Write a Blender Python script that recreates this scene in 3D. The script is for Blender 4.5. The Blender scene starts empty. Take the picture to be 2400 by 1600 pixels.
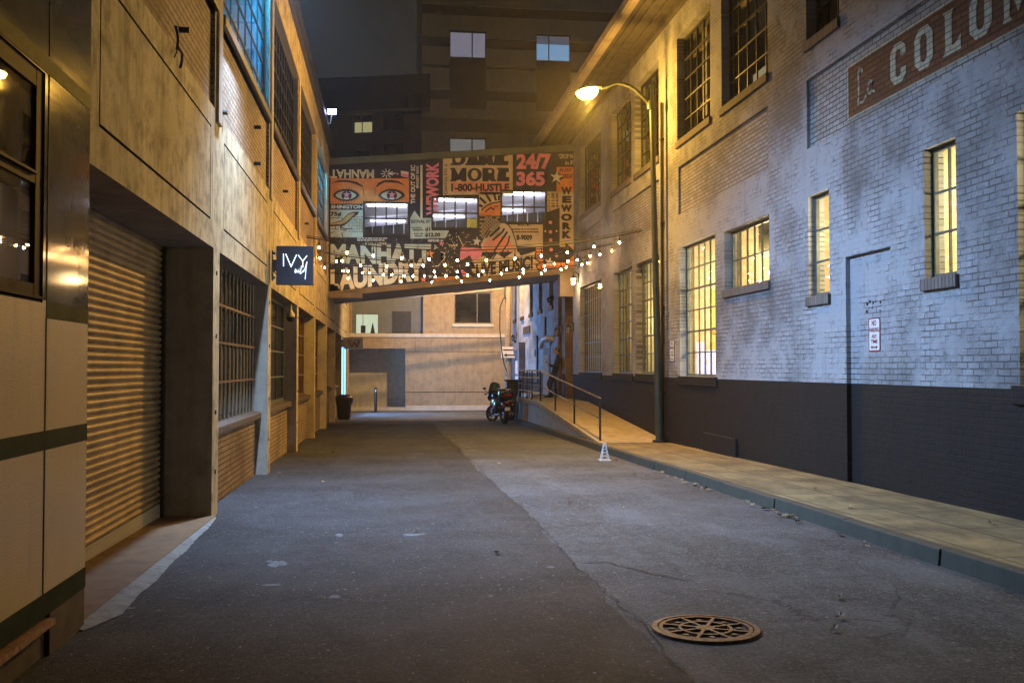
import bpy, bmesh, math, random
from mathutils import Vector, Matrix, Euler
random.seed(7)
R = math.radians
sc = bpy.context.scene
COL = sc.collection

# ------------------------------------------------------------------ camera
F, CX, CY = 2300.0, 1200.0, 800.0           # focal length and centre in photo pixels (2400 wide)
EYE = Vector((0.0, 0.0, 1.6))
ROT = Euler((R(90 + 1.54), 0, R(-7.19)), 'XYZ')
cd = bpy.data.cameras.new('camera'); cam = bpy.data.objects.new('camera', cd); COL.objects.link(cam)
cam.location = EYE; cam.rotation_euler = ROT
cd.sensor_width = 36; cd.lens = 36 * F / 2400; cd.clip_end = 600; cd.clip_start = 0.05
sc.camera = cam
RM = ROT.to_matrix()

def ray(px, py):
    return RM @ Vector(((px - CX) / F, -(py - CY) / F, -1.0))
def onY(px, py, Y):
    d = ray(px, py); t = Y / d.y
    return EYE + d * t
def onX(px, py, X):
    d = ray(px, py); t = X / d.x
    return EYE + d * t

SL = 0.0125                                   # the alley falls away gently
def gz(y): return -SL * y
XL, XR = -2.03, 6.48                          # the two long facades

# ------------------------------------------------------------------ mesh builder
class MB:
    def __init__(s): s.v = []; s.f = []
    def face(s, pts):
        b = len(s.v); s.v += [tuple(p) for p in pts]; s.f.append(tuple(range(b, b + len(pts))))
    def box(s, x0, x1, y0, y1, z0, z1):
        if x0 > x1: x0, x1 = x1, x0
        if y0 > y1: y0, y1 = y1, y0
        if z0 > z1: z0, z1 = z1, z0
        b = len(s.v)
        s.v += [(x, y, z) for z in (z0, z1) for (x, y) in ((x0, y0), (x1, y0), (x1, y1), (x0, y1))]
        for q in ((3, 2, 1, 0), (4, 5, 6, 7), (0, 1, 5, 4), (1, 2, 6, 5), (2, 3, 7, 6), (3, 0, 4, 7)):
            s.f.append(tuple(b + i for i in q))
        return s
    def hexa(s, p):                            # 8 corners: bottom 4 then top 4
        b = len(s.v); s.v += [tuple(q) for q in p]
        for q in ((3, 2, 1, 0), (4, 5, 6, 7), (0, 1, 5, 4), (1, 2, 6, 5), (2, 3, 7, 6), (3, 0, 4, 7)):
            s.f.append(tuple(b + i for i in q))
        return s
    def tube(s, pts, r, n=8, cap=True):
        pts = [Vector(p) for p in pts]; rs = r if isinstance(r, (list, tuple)) else [r] * len(pts)
        b = len(s.v); up = Vector((0, 0, 1)); prev = None
        for i, p in enumerate(pts):
            if i == 0: t = pts[1] - p
            elif i == len(pts) - 1: t = p - pts[i - 1]
            else: t = pts[i + 1] - pts[i - 1]
            t.normalize()
            if prev is None:
                a = up if abs(t.z) < .9 else Vector((1, 0, 0))
                x = t.cross(a).normalized()
            else:
                x = (prev - t * prev.dot(t)).normalized()
            prev = x; y = t.cross(x)
            for k in range(n):
                an = 2 * math.pi * k / n
                s.v.append(tuple(p + (x * math.cos(an) + y * math.sin(an)) * rs[i]))
        for i in range(len(pts) - 1):
            for k in range(n):
                a = b + i * n + k; c = b + i * n + (k + 1) % n
                s.f.append((a, c, c + n, a + n))
        if cap:
            s.f.append(tuple(b + k for k in range(n))[::-1])
            s.f.append(tuple(b + (len(pts) - 1) * n + k for k in range(n)))
        return s
    def lathe(s, prof, c, n=20, axis='Z', cap=True):
        b = len(s.v); c = Vector(c)
        for (r, h) in prof:
            for k in range(n):
                a = 2 * math.pi * k / n
                q = (r * math.cos(a), r * math.sin(a), h)
                if axis == 'X': q = (q[2], q[0], q[1])
                elif axis == 'Y': q = (q[1], q[2], q[0])
                s.v.append(tuple(c + Vector(q)))
        for i in range(len(prof) - 1):
            for k in range(n):
                a = b + i * n + k; d = b + i * n + (k + 1) % n
                s.f.append((a, d, d + n, a + n))
        if cap:
            s.f.append(tuple(b + k for k in range(n))[::-1])
            s.f.append(tuple(b + (len(prof) - 1) * n + k for k in range(n)))
        return s
    def ball(s, c, r, n=10, sx=1, sy=1, sz=1):
        c = Vector(c); m = max(5, n * 2 // 3); b = len(s.v)
        for i in range(m + 1):
            ph = math.pi * i / m
            for k in range(n):
                a = 2 * math.pi * k / n
                s.v.append((c.x + sx * r * math.sin(ph) * math.cos(a), c.y + sy * r * math.sin(ph) * math.sin(a), c.z + sz * r * math.cos(ph)))
        for i in range(m):
            for k in range(n):
                a = b + i * n + k; d = b + i * n + (k + 1) % n
                s.f.append((a, a + n, d + n, d))
        return s
    def prism(s, poly, O, U, V, W):            # polygon in (a, b) extruded along W
        O, U, V, W = map(Vector, (O, U, V, W)); n = len(poly); b = len(s.v)
        for w in (0, 1):
            for (p, q) in poly: s.v.append(tuple(O + U * p + V * q + W * w))
        s.f.append(tuple(b + i for i in range(n))[::-1]); s.f.append(tuple(b + n + i for i in range(n)))
        for i in range(n):
            j = (i + 1) % n; s.f.append((b + i, b + j, b + n + j, b + n + i))
        return s
    def text(s, txt, O, U, V, bold=0.0, keep=False):
        vs, fs = text_shape(txt, bold); O, U, V = map(Vector, (O, U, V)); b = len(s.v)
        s.v += [tuple(O + U * p + V * q) for (p, q) in vs]
        s.f += [tuple(b + i for i in f) for f in fs]
        return s
    def stroke(s, pts, w, O, U, V, W=None):    # polyline of width w in plane units
        for (p, q) in zip(pts[:-1], pts[1:]):
            d = Vector((q[0] - p[0], q[1] - p[1])); L = d.length
            if L < 1e-9: continue
            d /= L; n = Vector((-d.y, d.x)) * (w / 2); e = d * (w * .3)
            poly = [(p[0] - e.x + n.x, p[1] - e.y + n.y), (p[0] - e.x - n.x, p[1] - e.y - n.y), (q[0] + e.x - n.x, q[1] + e.y - n.y), (q[0] + e.x + n.x, q[1] + e.y + n.y)]
            if W is None: s.face([Vector(O) + Vector(U) * a + Vector(V) * c for a, c in poly])
            else: s.prism(poly, O, U, V, W)
        return s
    def build(s, name, mat, parent=None, local=False, smooth=False, bevel=0):
        me = bpy.data.meshes.new(name); me.from_pydata(s.v, [], s.f)
        o = bpy.data.objects.new(name, me); COL.objects.link(o)
        if mat: me.materials.append(mat)
        bm = bmesh.new(); bm.from_mesh(me); bmesh.ops.recalc_face_normals(bm, faces=bm.faces); bm.to_mesh(me); bm.free()
        if smooth:
            for p in me.polygons: p.use_smooth = True
            try: me.set_sharp_from_angle(angle=R(42))
            except Exception: pass
        if bevel:
            b = o.modifiers.new('bevel', 'BEVEL'); b.width = bevel; b.segments = 2; b.limit_method = 'ANGLE'; b.angle_limit = R(40)
        if parent is not None:
            o.parent = parent
            if not local and parent.parent is None:    # parts keep world coordinates
                o.matrix_parent_inverse = Matrix.LocRotScale(parent.location, parent.rotation_euler, None).inverted()
        return o

_tc = {}
def text_shape(txt, bold):
    k = (txt, bold)
    if k in _tc: return _tc[k]
    cu = bpy.data.curves.new('t', 'FONT'); cu.body = txt; cu.size = 1; cu.offset = bold; cu.resolution_u = 3; cu.fill_mode = 'BOTH'
    ob = bpy.data.objects.new('t', cu); COL.objects.link(ob)
    dg = bpy.context.evaluated_depsgraph_get()
    me = bpy.data.meshes.new_from_object(ob.evaluated_get(dg))
    vs = [(v.co.x, v.co.y) for v in me.vertices]; fs = [tuple(p.vertices) for p in me.polygons]
    bpy.data.objects.remove(ob); bpy.data.curves.remove(cu); bpy.data.meshes.remove(me)
    x0 = min(v[0] for v in vs); x1 = max(v[0] for v in vs); y0 = min(v[1] for v in vs); y1 = max(v[1] for v in vs)
    vs = [((x - x0) / (x1 - x0), (y - y0) / (y1 - y0)) for x, y in vs]
    _tc[k] = (vs, fs); return _tc[k]

def thing(name, label, cat, loc=(0, 0, 0), rz=0, group=None):
    o = bpy.data.objects.new(name, None); COL.objects.link(o); o.empty_display_size = .2
    o.location = loc; o.rotation_euler = (0, 0, rz); o['label'] = label; o['category'] = cat
    if group: o['group'] = group
    return o
def tag(o, label, cat, group=None):
    o['label'] = label; o['category'] = cat
    if group: o['group'] = group
    return o
def struct(o, label=None):
    o['kind'] = 'structure'
    if label: o['label'] = label
    return o
def copy_tree(o, parent=None):
    c = o.copy(); COL.objects.link(c)
    if parent is not None: c.parent = parent
    for ch in o.children: copy_tree(ch, c)
    return c

# ------------------------------------------------------------------ materials
class NT:
    def __init__(s, name):
        s.m = bpy.data.materials.new(name); s.m.use_nodes = True; s.t = s.m.node_tree; s.n = s.t.nodes; s.n.clear()
        s.out = s.n.new('ShaderNodeOutputMaterial')
    def add(s, typ, **kw):
        n = s.n.new('ShaderNode' + typ)
        for k, v in kw.items():
            if k.startswith('i_'): n.inputs[k[2:].replace('_', ' ')].default_value = v
            else: setattr(n, k, v)
        return n
    def link(s, a, b): s.t.links.new(a, b)
    def math(s, op, a, b=None, clamp=False):
        n = s.add('Math', operation=op); n.use_clamp = clamp
        for i, v in enumerate((a, b)):
            if v is None: continue
            if isinstance(v, (int, float)): n.inputs[i].default_value = v
            else: s.link(v, n.inputs[i])
        return n.outputs[0]
    def mix(s, fac, a, b, blend='MIX'):
        n = s.add('Mix', data_type='RGBA', blend_type=blend)
        for i, v in ((0, fac), (6, a), (7, b)):
            if isinstance(v, (int, float)): n.inputs[i].default_value = v
            elif isinstance(v, tuple): n.inputs[i].default_value = v if len(v) == 4 else v + (1,)
            else: s.link(v, n.inputs[i])
        return n.outputs[2]
    def ramp(s, fac, a, b, c0=(0, 0, 0, 1), c1=(1, 1, 1, 1)):
        n = s.add('ValToRGB'); e = n.color_ramp.elements
        e[0].position = a; e[1].position = b; e[0].color = c0; e[1].color = c1
        s.link(fac, n.inputs[0]); return n.outputs[0]
    def pos(s, swap=None, scale=None):
        g = s.add('NewGeometry').outputs['Position']
        if swap or scale:
            sp = s.add('SeparateXYZ'); s.link(g, sp.inputs[0]); cb = s.add('CombineXYZ')
            for i, ax in enumerate(swap or 'XYZ'):
                if ax == '0': continue
                o = sp.outputs['XYZ'.index(ax)]
                if scale: o = s.math('MULTIPLY', o, scale[i])
                s.link(o, cb.inputs[i])
            return cb.outputs[0]
        return g
    def noise(s, vec, scale, detail=4, rough=.55, out=0):
        n = s.add('TexNoise'); n.inputs['Scale'].default_value = scale; n.inputs['Detail'].default_value = detail; n.inputs['Roughness'].default_value = rough
        if vec is not None: s.link(vec, n.inputs['Vector'])
        return n.outputs[out]
    def bsdf(s, col, rough=.7, metal=0, bump=None, strength=.4, dist=.01, coat=0, spec=.5):
        b = s.add('BsdfPrincipled')
        for k, v in (('Base Color', col), ('Roughness', rough), ('Metallic', metal)):
            if isinstance(v, (int, float)): b.inputs[k].default_value = v
            elif isinstance(v, tuple): b.inputs[k].default_value = v if len(v) == 4 else v + (1,)
            else: s.link(v, b.inputs[k])
        b.inputs['Specular IOR Level'].default_value = spec
        if coat: b.inputs['Coat Weight'].default_value = coat; b.inputs['Coat Roughness'].default_value = .12
        if bump is not None:
            bn = s.add('Bump'); bn.inputs['Strength'].default_value = strength; bn.inputs['Distance'].default_value = dist
            s.link(bump, bn.inputs['Height']); s.link(bn.outputs[0], b.inputs['Normal'])
        s.link(b.outputs[0], s.out.inputs[0]); return s.m

def plain(name, col, rough=.6, metal=0, var=.25, scale=6, bump=.15, coat=0, spec=.5):
    t = NT(name); p = t.add('TexCoord').outputs['Object']; n = t.noise(p, scale, 5); n2 = t.noise(p, scale * 9, 3)
    c0 = tuple(c * (1 - var) for c in col); c1 = tuple(min(1, c * (1 + var)) for c in col)
    f = t.ramp(n, .3, .7)
    r = t.math('ADD', t.math('MULTIPLY', n2, .2), rough - .1)
    return t.bsdf(t.mix(f, c0, c1), r, metal, n2, bump, .004, coat, spec)

def emit(name, col, strength):
    t = NT(name); e = t.add('Emission'); e.inputs[0].default_value = col + (1,); e.inputs[1].default_value = strength
    t.link(e.outputs[0], t.out.inputs[0]); return t.m

def brick(name, swap, bcol, bcol2, mcol, bw=.22, rh=.076, mortar=.009, strength=.7, smooth_mask=True, dirt=(.1, .1, .1), dirt_amt=.5, rough=.75, lo=.25):
    t = NT(name); v = t.pos(swap)
    w = t.add('TexNoise'); w.inputs['Scale'].default_value = 7; w.inputs['Detail'].default_value = 2; t.link(v, w.inputs['Vector'])
    off = t.add('VectorMath', operation='MULTIPLY_ADD'); t.link(w.outputs[1], off.inputs[0]); off.inputs[1].default_value = (.016, .016, .0); t.link(v, off.inputs[2])
    b = t.add('TexBrick'); b.inputs['Scale'].default_value = 1; b.inputs['Brick Width'].default_value = bw; b.inputs['Row Height'].default_value = rh
    b.inputs['Mortar Size'].default_value = mortar; b.inputs['Mortar Smooth'].default_value = .35; b.inputs['Bias'].default_value = 0
    b.inputs['Color1'].default_value = bcol + (1,); b.inputs['Color2'].default_value = bcol2 + (1,); b.inputs['Mortar'].default_value = mcol + (1,)
    t.link(off.outputs[0], b.inputs['Vector'])
    big = t.noise(v, .55, 6, .6); mid = t.noise(v, 2.3, 6, .65); fine = t.noise(v, 40, 4, .6)
    mask = t.ramp(t.math('ADD', t.math('MULTIPLY', mid, .6), t.math('MULTIPLY', big, .4)), .465, .555, (lo, lo, lo, 1), (1, 1, 1, 1)) if smooth_mask else None
    base = t.mix(.5, bcol, bcol2)
    colr = t.mix(mask if mask is not None else 1.0, base, b.outputs['Color'])
    d = t.math('MULTIPLY', t.ramp(big, .47, .68), dirt_amt)
    d2 = t.math('MULTIPLY', t.ramp(t.noise(v, 5.5, 6, .7), .56, .74), dirt_amt * .9)
    colr = t.mix(d, colr, dirt); colr = t.mix(d2, colr, dirt)
    sv = t.pos(swap, (2.6, .22, 1)); st = t.ramp(t.noise(sv, 2.2, 4, .6), .55, .8)
    colr = t.mix(t.math('MULTIPLY', st, dirt_amt * .55), colr, dirt)
    colr = t.mix(t.math('MULTIPLY', fine, .25), colr, tuple(c * .6 for c in bcol))
    h = t.math('SUBTRACT', 1, b.outputs['Fac'])
    if mask is not None: h = t.math('MULTIPLY', h, mask)
    h = t.math('ADD', h, t.math('MULTIPLY', fine, .25)); h = t.math('ADD', h, t.math('MULTIPLY', t.noise(v, 9, 3), .5))
    return t.bsdf(colr, rough, 0, h, strength, .014, 0, .22)

def concrete(name, swap, c0, c1, dirt, amt=.6, sc_=1.0, rough=.8, streak=True):
    t = NT(name); v = t.pos(swap)
    a = t.ramp(t.noise(v, .9 * sc_, 6, .6), .35, .68); fine = t.noise(v, 55, 4, .65); mid = t.noise(v, 3.2 * sc_, 7, .7)
    col = t.mix(a, c0, c1)
    col = t.mix(t.math('MULTIPLY', t.ramp(mid, .47, .64), amt), col, dirt)
    if streak:
        sv = t.pos(swap, (3.2, .3, 1)); st = t.ramp(t.noise(sv, 2.0, 5, .65), .47, .66)
        col = t.mix(t.math('MULTIPLY', st, amt * .7), col, dirt)
    col = t.mix(t.math('MULTIPLY', t.ramp(fine, .45, .75), .3), col, dirt)
    h = t.math('ADD', t.math('MULTIPLY', fine, .5), mid)
    return t.bsdf(col, rough, 0, h, .35, .006)

M = {}
M['white_brick'] = brick('white painted brick', 'YZ0', (.40, .41, .43), (.30, .307, .32), (.10, .10, .10), dirt=(.075, .072, .068), dirt_amt=.8, lo=.06, strength=1.0)
M['white_brick_raw'] = brick('white painted brick open joints', 'YZ0', (.40, .39, .37), (.28, .27, .26), (.06, .055, .05), strength=1, dirt=(.08, .07, .06), dirt_amt=.85, smooth_mask=False)
M['plinth'] = brick('dark grey painted brick', 'YZ0', (.018, .0165, .016), (.014, .013, .0128), (.009, .009, .009), strength=.35, dirt=(.024, .023, .021), dirt_amt=.4, rough=.7)
M['sign_brick'] = brick('brown painted brick sign', 'YZ0', (.17, .065, .03), (.10, .035, .022), (.04, .02, .015), strength=.9, smooth_mask=False, dirt=(.05, .025, .02), dirt_amt=.6)
M['sign_letter'] = brick('cream painted letters on brick', 'YZ0', (.50, .47, .33), (.42, .40, .28), (.2, .17, .12), strength=.8, smooth_mask=False, dirt=(.2, .15, .1), dirt_amt=.35)
M['brown_brick_y'] = brick('bare brown brick', 'XZ0', (.28, .16, .09), (.20, .11, .065), (.3, .25, .19), smooth_mask=False, dirt=(.06, .04, .03), dirt_amt=.5)
M['room_brick'] = brick('pale indoor brick', 'XZ0', (.62, .52, .34), (.50, .34, .2), (.5, .42, .28), smooth_mask=False, dirt=(.35, .16, .08), dirt_amt=.5)
M['sill_brick'] = brick('painted brick sill', 'YZ0', (.23, .19, .165), (.15, .13, .12), (.06, .055, .05), bw=.075, rh=.4, smooth_mask=False, strength=.8, dirt=(.08, .07, .06))
M['tan_concrete'] = concrete('tan weathered concrete', 'YZ0', (.60, .50, .28), (.44, .355, .19), (.085, .06, .03), .72)
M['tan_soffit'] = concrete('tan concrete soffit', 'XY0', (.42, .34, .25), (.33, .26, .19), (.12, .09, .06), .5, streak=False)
M['tan_jamb'] = concrete('tan painted jamb', 'XZ0', (.46, .40, .30), (.38, .33, .25), (.16, .12, .08), .35)
M['tan_brick'] = brick('tan painted brick', 'YZ0', (.40, .30, .20), (.29, .21, .14), (.11, .08, .05), dirt=(.08, .055, .035), dirt_amt=.75, strength=.9, smooth_mask=False)
M['end_wall'] = concrete('tan rendered wall', 'XZ0', (.42, .31, .18), (.36, .265, .155), (.17, .12, .075), .45)
M['end_grey'] = concrete('grey rendered wall', 'XZ0', (.17, .18, .18), (.14, .15, .15), (.09, .09, .09), .3)
M['tower_light'] = concrete('pale tower render', 'XZ0', (.66, .62, .50), (.6, .56, .45), (.4, .37, .30), .3)
M['tower_dark'] = concrete('dark tower bands', 'XZ0', (.27, .265, .25), (.23, .225, .21), (.15, .15, .15), .3)
M['block_dark'] = concrete('dark far block', 'XZ0', (.22, .21, .22), (.19, .185, .19), (.1, .1, .1), .3)
M['clad'] = None
def cladding():
    t = NT('speckled cladding panel'); v = t.pos('YZ0')
    sp = t.noise(v, 130, 2, .7); a = t.noise(v, 1.1, 5); sv = t.pos('YZ0', (5, .4, 1)); st = t.noise(sv, 1.6, 5, .6)
    col = t.mix(t.ramp(a, .3, .7), (.80, .62, .31), (.68, .51, .25))
    col = t.mix(t.math('MULTIPLY', t.ramp(sp, .5, .62), .5), col, (.17, .135, .085))
    col = t.mix(t.math('MULTIPLY', t.ramp(st, .55, .78), .45), col, (.18, .13, .08))
    return t.bsdf(col, .42, 0, sp, .1, .002, .25)
M['clad'] = cladding()
def polished():
    t = NT('polished metal panel'); v = t.pos('YZ0'); sv = t.pos('YZ0', (.5, 7, 1)); n = t.noise(sv, 3, 4); m = t.noise(v, 3, 5)
    col = t.mix(t.ramp(m, .3, .7), (.13, .125, .095), (.085, .082, .065))
    r = t.math('ADD', t.math('MULTIPLY', n, .05), .05)
    return t.bsdf(col, r, .0, m, .02, .01, 0, .5)
M['polish'] = polished()
M['green_band'] = plain('green band', (.034, .046, .018), .6, 0, .3, 5, .15, 0, .08)
M['plinth_stone'] = plain('brown stone plinth', (.10, .07, .05), .7, 0, .4, 5)
M['rust'] = plain('rusty ledge', (.34, .19, .10), .7, 0, .4, 22)
M['bronze'] = plain('bronze frame', (.045, .03, .02), .6, 0, .3, 8, .15, 0, .08)
M['shutter'] = plain('roller shutter steel', (.29, .20, .11), .5, .2, .35, 3, .2)
M['black'] = plain('black paint', (.02, .02, .021), .42, 0, .3, 8)
M['blackmatt'] = plain('black matt', (.016, .016, .018), .75, 0, .3, 8)
M['dark_frame'] = plain('dark steel frame', (.035, .037, .035), .5, .2, .3, 10)
M['green_frame'] = plain('green grey steel frame', (.10, .115, .095), .5, .1, .3, 10)
M['bar'] = plain('pale painted bars', (.21, .175, .12), .5, 0, .2, 10)
M['brown_frame'] = plain('brown frame', (.11, .055, .028), .55, 0, .3, 8)
M['sill_dark'] = plain('dark wooden sill', (.075, .055, .04), .7, 0, .4, 12)
M['steel'] = plain('galvanised steel', (.42, .42, .41), .35, .8, .2, 10)
M['pole_paint'] = plain('olive lamp post paint', (.06, .066, .042), .45, .2, .25, 4)
M['wood_pole'] = plain('weathered wooden pole', (.27, .20, .13), .8, 0, .35, 14)
M['white_sign'] = plain('white sign face', (.70, .68, .66), .4, 0, .06, 6)
M['red_paint'] = plain('dark red sign paint', (.20, .03, .035), .45, 0, .2, 9)
M['wood_door'] = plain('brown wooden door', (.23, .115, .05), .5, 0, .3, 5)
M['grey_door'] = plain('grey metal door surround', (.16, .155, .17), .5, .1, .25, 5)
M['iron'] = plain('rusty cast iron', (.21, .125, .066), .65, .2, .5, 18, .5)
M['iron_dark'] = plain('dark cast iron recess', (.05, .03, .018), .75, .1, .4, 18, .4)
M['soffit'] = plain('dark eave boards', (.09, .08, .07), .7, 0, .3, 3)
M['fascia'] = plain('pale eave fascia', (.40, .34, .27), .6, 0, .25, 2)
M['bridge_green'] = plain('dull green metal fascia', (.10, .115, .085), .5, .1, .25, 1.5)
M['bridge_beam'] = plain('tan steel beam', (.17, .12, .075), .55, .1, .3, 2)
M['ceil'] = plain('corridor ceiling', (.62, .62, .66), .7, 0, .08, 3)
M['room_cream'] = plain('cream room wall', (.74, .66, .36), .7, 0, .06, 2)
M['room_orange'] = plain('orange room wall', (.72, .36, .05), .6, 0, .08, 2)
M['room_dark'] = plain('unlit room', (.05, .045, .04), .8, 0, .3, 2)
M['duct'] = plain('galvanised duct', (.35, .34, .3), .4, .5, .2, 6)
M['leaf'] = plain('dry leaf', (.27, .19, .095), .6, 0, .35, 30)
M['skin'] = plain('skin', (.42, .25, .17), .5, 0, .1, 20)
M['cloth_dark'] = plain('dark clothing', (.028, .027, .032), .85, 0, .3, 14)
M['cloth_blue'] = plain('dark blue jeans', (.03, .036, .055), .85, 0, .3, 14)
M['rubber'] = plain('tyre rubber', (.018, .018, .018), .75, 0, .3, 20)
M['chrome'] = plain('chrome', (.55, .55, .57), .18, 1, .1, 12, .03)
M['bike_paint'] = plain('black motorcycle paint', (.022, .02, .022), .2, 0, .2, 6, .02, .6)
M['red_lens'] = plain('red lens', (.45, .02, .02), .25, 0, .1, 8)
M['yellow_paint'] = plain('yellow stripe', (.6, .4, .05), .4, 0, .1, 8)
M['blue_plastic'] = plain('blue grey screen', (.10, .17, .26), .25, 0, .2, 8)
M['bag'] = plain('black bin bag', (.03, .028, .024), .3, 0, .4, 9, .6)
M['ramp_top'] = concrete('ramp concrete', 'XY0', (.40, .33, .21), (.33, .27, .17), (.14, .1, .06), .5, 1.2, streak=False)
M['ramp_side'] = concrete('ramp side render', 'YZ0', (.46, .48, .50), (.38, .40, .42), (.18, .19, .19), .45)
M['ledge_light'] = plain('pale ledge', (.55, .48, .38), .7, 0, .12, 4)

def asphalt(name, base, patch, crack=False, blotch=.35):
    t = NT(name); v = t.pos(); g = t.noise(v, 170, 3, .7); m = t.noise(v, .6, 6, .66); m2 = t.noise(v, 2.6, 6, .72)
    col = t.mix(t.ramp(m, .36, .64), base, patch)
    col = t.mix(t.math('MULTIPLY', t.ramp(m2, .5, .75), blotch), col, tuple(c * .55 for c in base))
    g2 = t.noise(v, 42, 4, .75); g3 = t.noise(v, 11, 5, .7)
    lw_ = t.noise(t.pos('XYZ', (.55, 1.5, 1)), .42, 5, .6); col = t.mix(t.math('MULTIPLY', t.ramp(lw_, .46, .60), .55), col, tuple(c * .42 for c in base))
    wp = t.noise(t.pos('XYZ', (1.6, .35, 1)), .8, 6, .7); col = t.mix(t.math('MULTIPLY', t.ramp(wp, .52, .66), .5), col, tuple(c * 1.7 for c in patch))
    col = t.mix(t.math('MULTIPLY', t.ramp(g3, .5, .68), .45), col, tuple(c * 1.9 for c in patch))
    col = t.mix(t.math('MULTIPLY', t.ramp(g2, .55, .64), .75), col, tuple(min(1, c * 4.5 + .04) for c in base))
    col = t.mix(t.ramp(t.noise(v, 27, 2, .5), .70, .73), col, (.34, .34, .34))
    col = t.mix(t.math('MULTIPLY', t.ramp(g2, .34, .47, (1, 1, 1, 1), (0, 0, 0, 1)), .7), col, tuple(c * .25 for c in base))
    col = t.mix(t.math('MULTIPLY', t.ramp(g, .52, .64), .6), col, tuple(min(1, c * 4.2 + .04) for c in base))
    sp = t.ramp(t.noise(t.pos('XYZ', (.8, 3.0, 1)), 1.05, 3, .5), .735, .765); sp2 = t.ramp(t.noise(v, 13, 5, .75), .5, .6)
    col = t.mix(t.math('MULTIPLY', t.math('MULTIPLY', sp, sp2), .6), col, (.32, .33, .34))
    if crack:
        vo = t.add('TexVoronoi', feature='DISTANCE_TO_EDGE'); vo.inputs['Scale'].default_value = .42
        w = t.noise(v, 1.7, 5, .6, 1); ad = t.add('VectorMath', operation='MULTIPLY_ADD'); t.link(w, ad.inputs[0]); ad.inputs[1].default_value = (1.1, 1.1, 0); t.link(v, ad.inputs[2])
        t.link(ad.outputs[0], vo.inputs['Vector'])
        c = t.math('MULTIPLY', t.ramp(vo.outputs['Distance'], .0, .008, (1, 1, 1, 1), (0, 0, 0, 1)), t.ramp(t.noise(v, .5, 2), .5, .6))
        col = t.mix(t.math('MULTIPLY', c, .75), col, (.012, .012, .012))
    rr = t.math('ADD', t.math('MULTIPLY', m2, .25), .55)
    return t.bsdf(col, rr, 0, t.math('ADD', t.math('ADD', g, t.math('MULTIPLY', g2, 1.2)), t.math('MULTIPLY', m2, .8)), .9, .010, 0, .2)
M['road_new'] = asphalt('newer asphalt', (.0175, .0188, .0200), (.046, .0490, .0505))
M['road_old'] = asphalt('older asphalt', (.043, .0455, .0465), (.100, .1045, .1055), True, .45)
M['pave'] = None
def paving():
    t = NT('concrete pavement'); v = t.pos('YX0'); b = t.add('TexBrick'); b.inputs['Scale'].default_value = 1
    b.offset = 0; b.inputs['Brick Width'].default_value = 1.5; b.inputs['Row Height'].default_value = .62; b.inputs['Mortar Size'].default_value = .012
    t.link(v, b.inputs['Vector'])
    g = t.noise(v, 120, 3, .7); m = t.noise(v, 1.3, 7, .72)
    col = t.mix(t.ramp(m, .38, .62), (.30, .225, .10), (.115, .088, .044)); col = t.mix(t.math('MULTIPLY', t.ramp(g, .5, .68), .4), col, (.1, .085, .06))
    sv_ = t.noise(t.pos('XYZ', (2.2, .5, 1)), 1.4, 6, .7); col = t.mix(t.math('MULTIPLY', t.ramp(sv_, .5, .64), .6), col, (.07, .055, .032))
    col = t.mix(b.outputs['Fac'], col, (.05, .042, .03))
    return t.bsdf(col, .75, 0, t.math('SUBTRACT', g, t.math('MULTIPLY', b.outputs['Fac'], 3)), .4, .005)
M['pave'] = paving()
M['kerb'] = concrete('kerb concrete', 'YZ0', (.062, .062, .044), (.045, .046, .034), (.03, .032, .026), .5)
M['apron'] = concrete('stained brown concrete apron', 'XY0', (.20, .112, .042), (.145, .08, .03), (.07, .035, .014), .6, 1.5, streak=False)
M['apron_edge'] = concrete('pale cement edge', 'XY0', (.24, .235, .20), (.17, .17, .15), (.08, .08, .075), .7, 3, streak=False)

def glass(name, tint=(1, 1, 1), rough=.015, boost=.025):
    t = NT(name); tr = t.add('BsdfTransparent'); tr.inputs[0].default_value = tint + (1,)
    gl = t.add('BsdfGlossy'); gl.inputs['Roughness'].default_value = rough
    n = t.noise(t.pos(), 1.3, 2); bp = t.add('Bump'); bp.inputs['Strength'].default_value = .04; bp.inputs['Distance'].default_value = .05
    t.link(n, bp.inputs['Height']); t.link(bp.outputs[0], gl.inputs['Normal'])
    lw = t.add('LayerWeight'); lw.inputs[0].default_value = .5
    f = t.math('ADD', t.math('POWER', lw.outputs['Facing'], 5.0), boost, True)
    mx = t.add('MixShader'); t.link(f, mx.inputs[0]); t.link(tr.outputs[0], mx.inputs[1]); t.link(gl.outputs[0], mx.inputs[2])
    t.link(mx.outputs[0], t.out.inputs[0]); return t.m
M['glass'] = glass('clear window glass')
M['glass_dark'] = plain('dark night glass', (.016, .017, .017), .14, 0, .4, 1.2, .05)
M['glass_blinds'] = plain('drawn pale blinds behind glass', (.10, .09, .07), .3, 0, .15, 3, .05)
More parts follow.
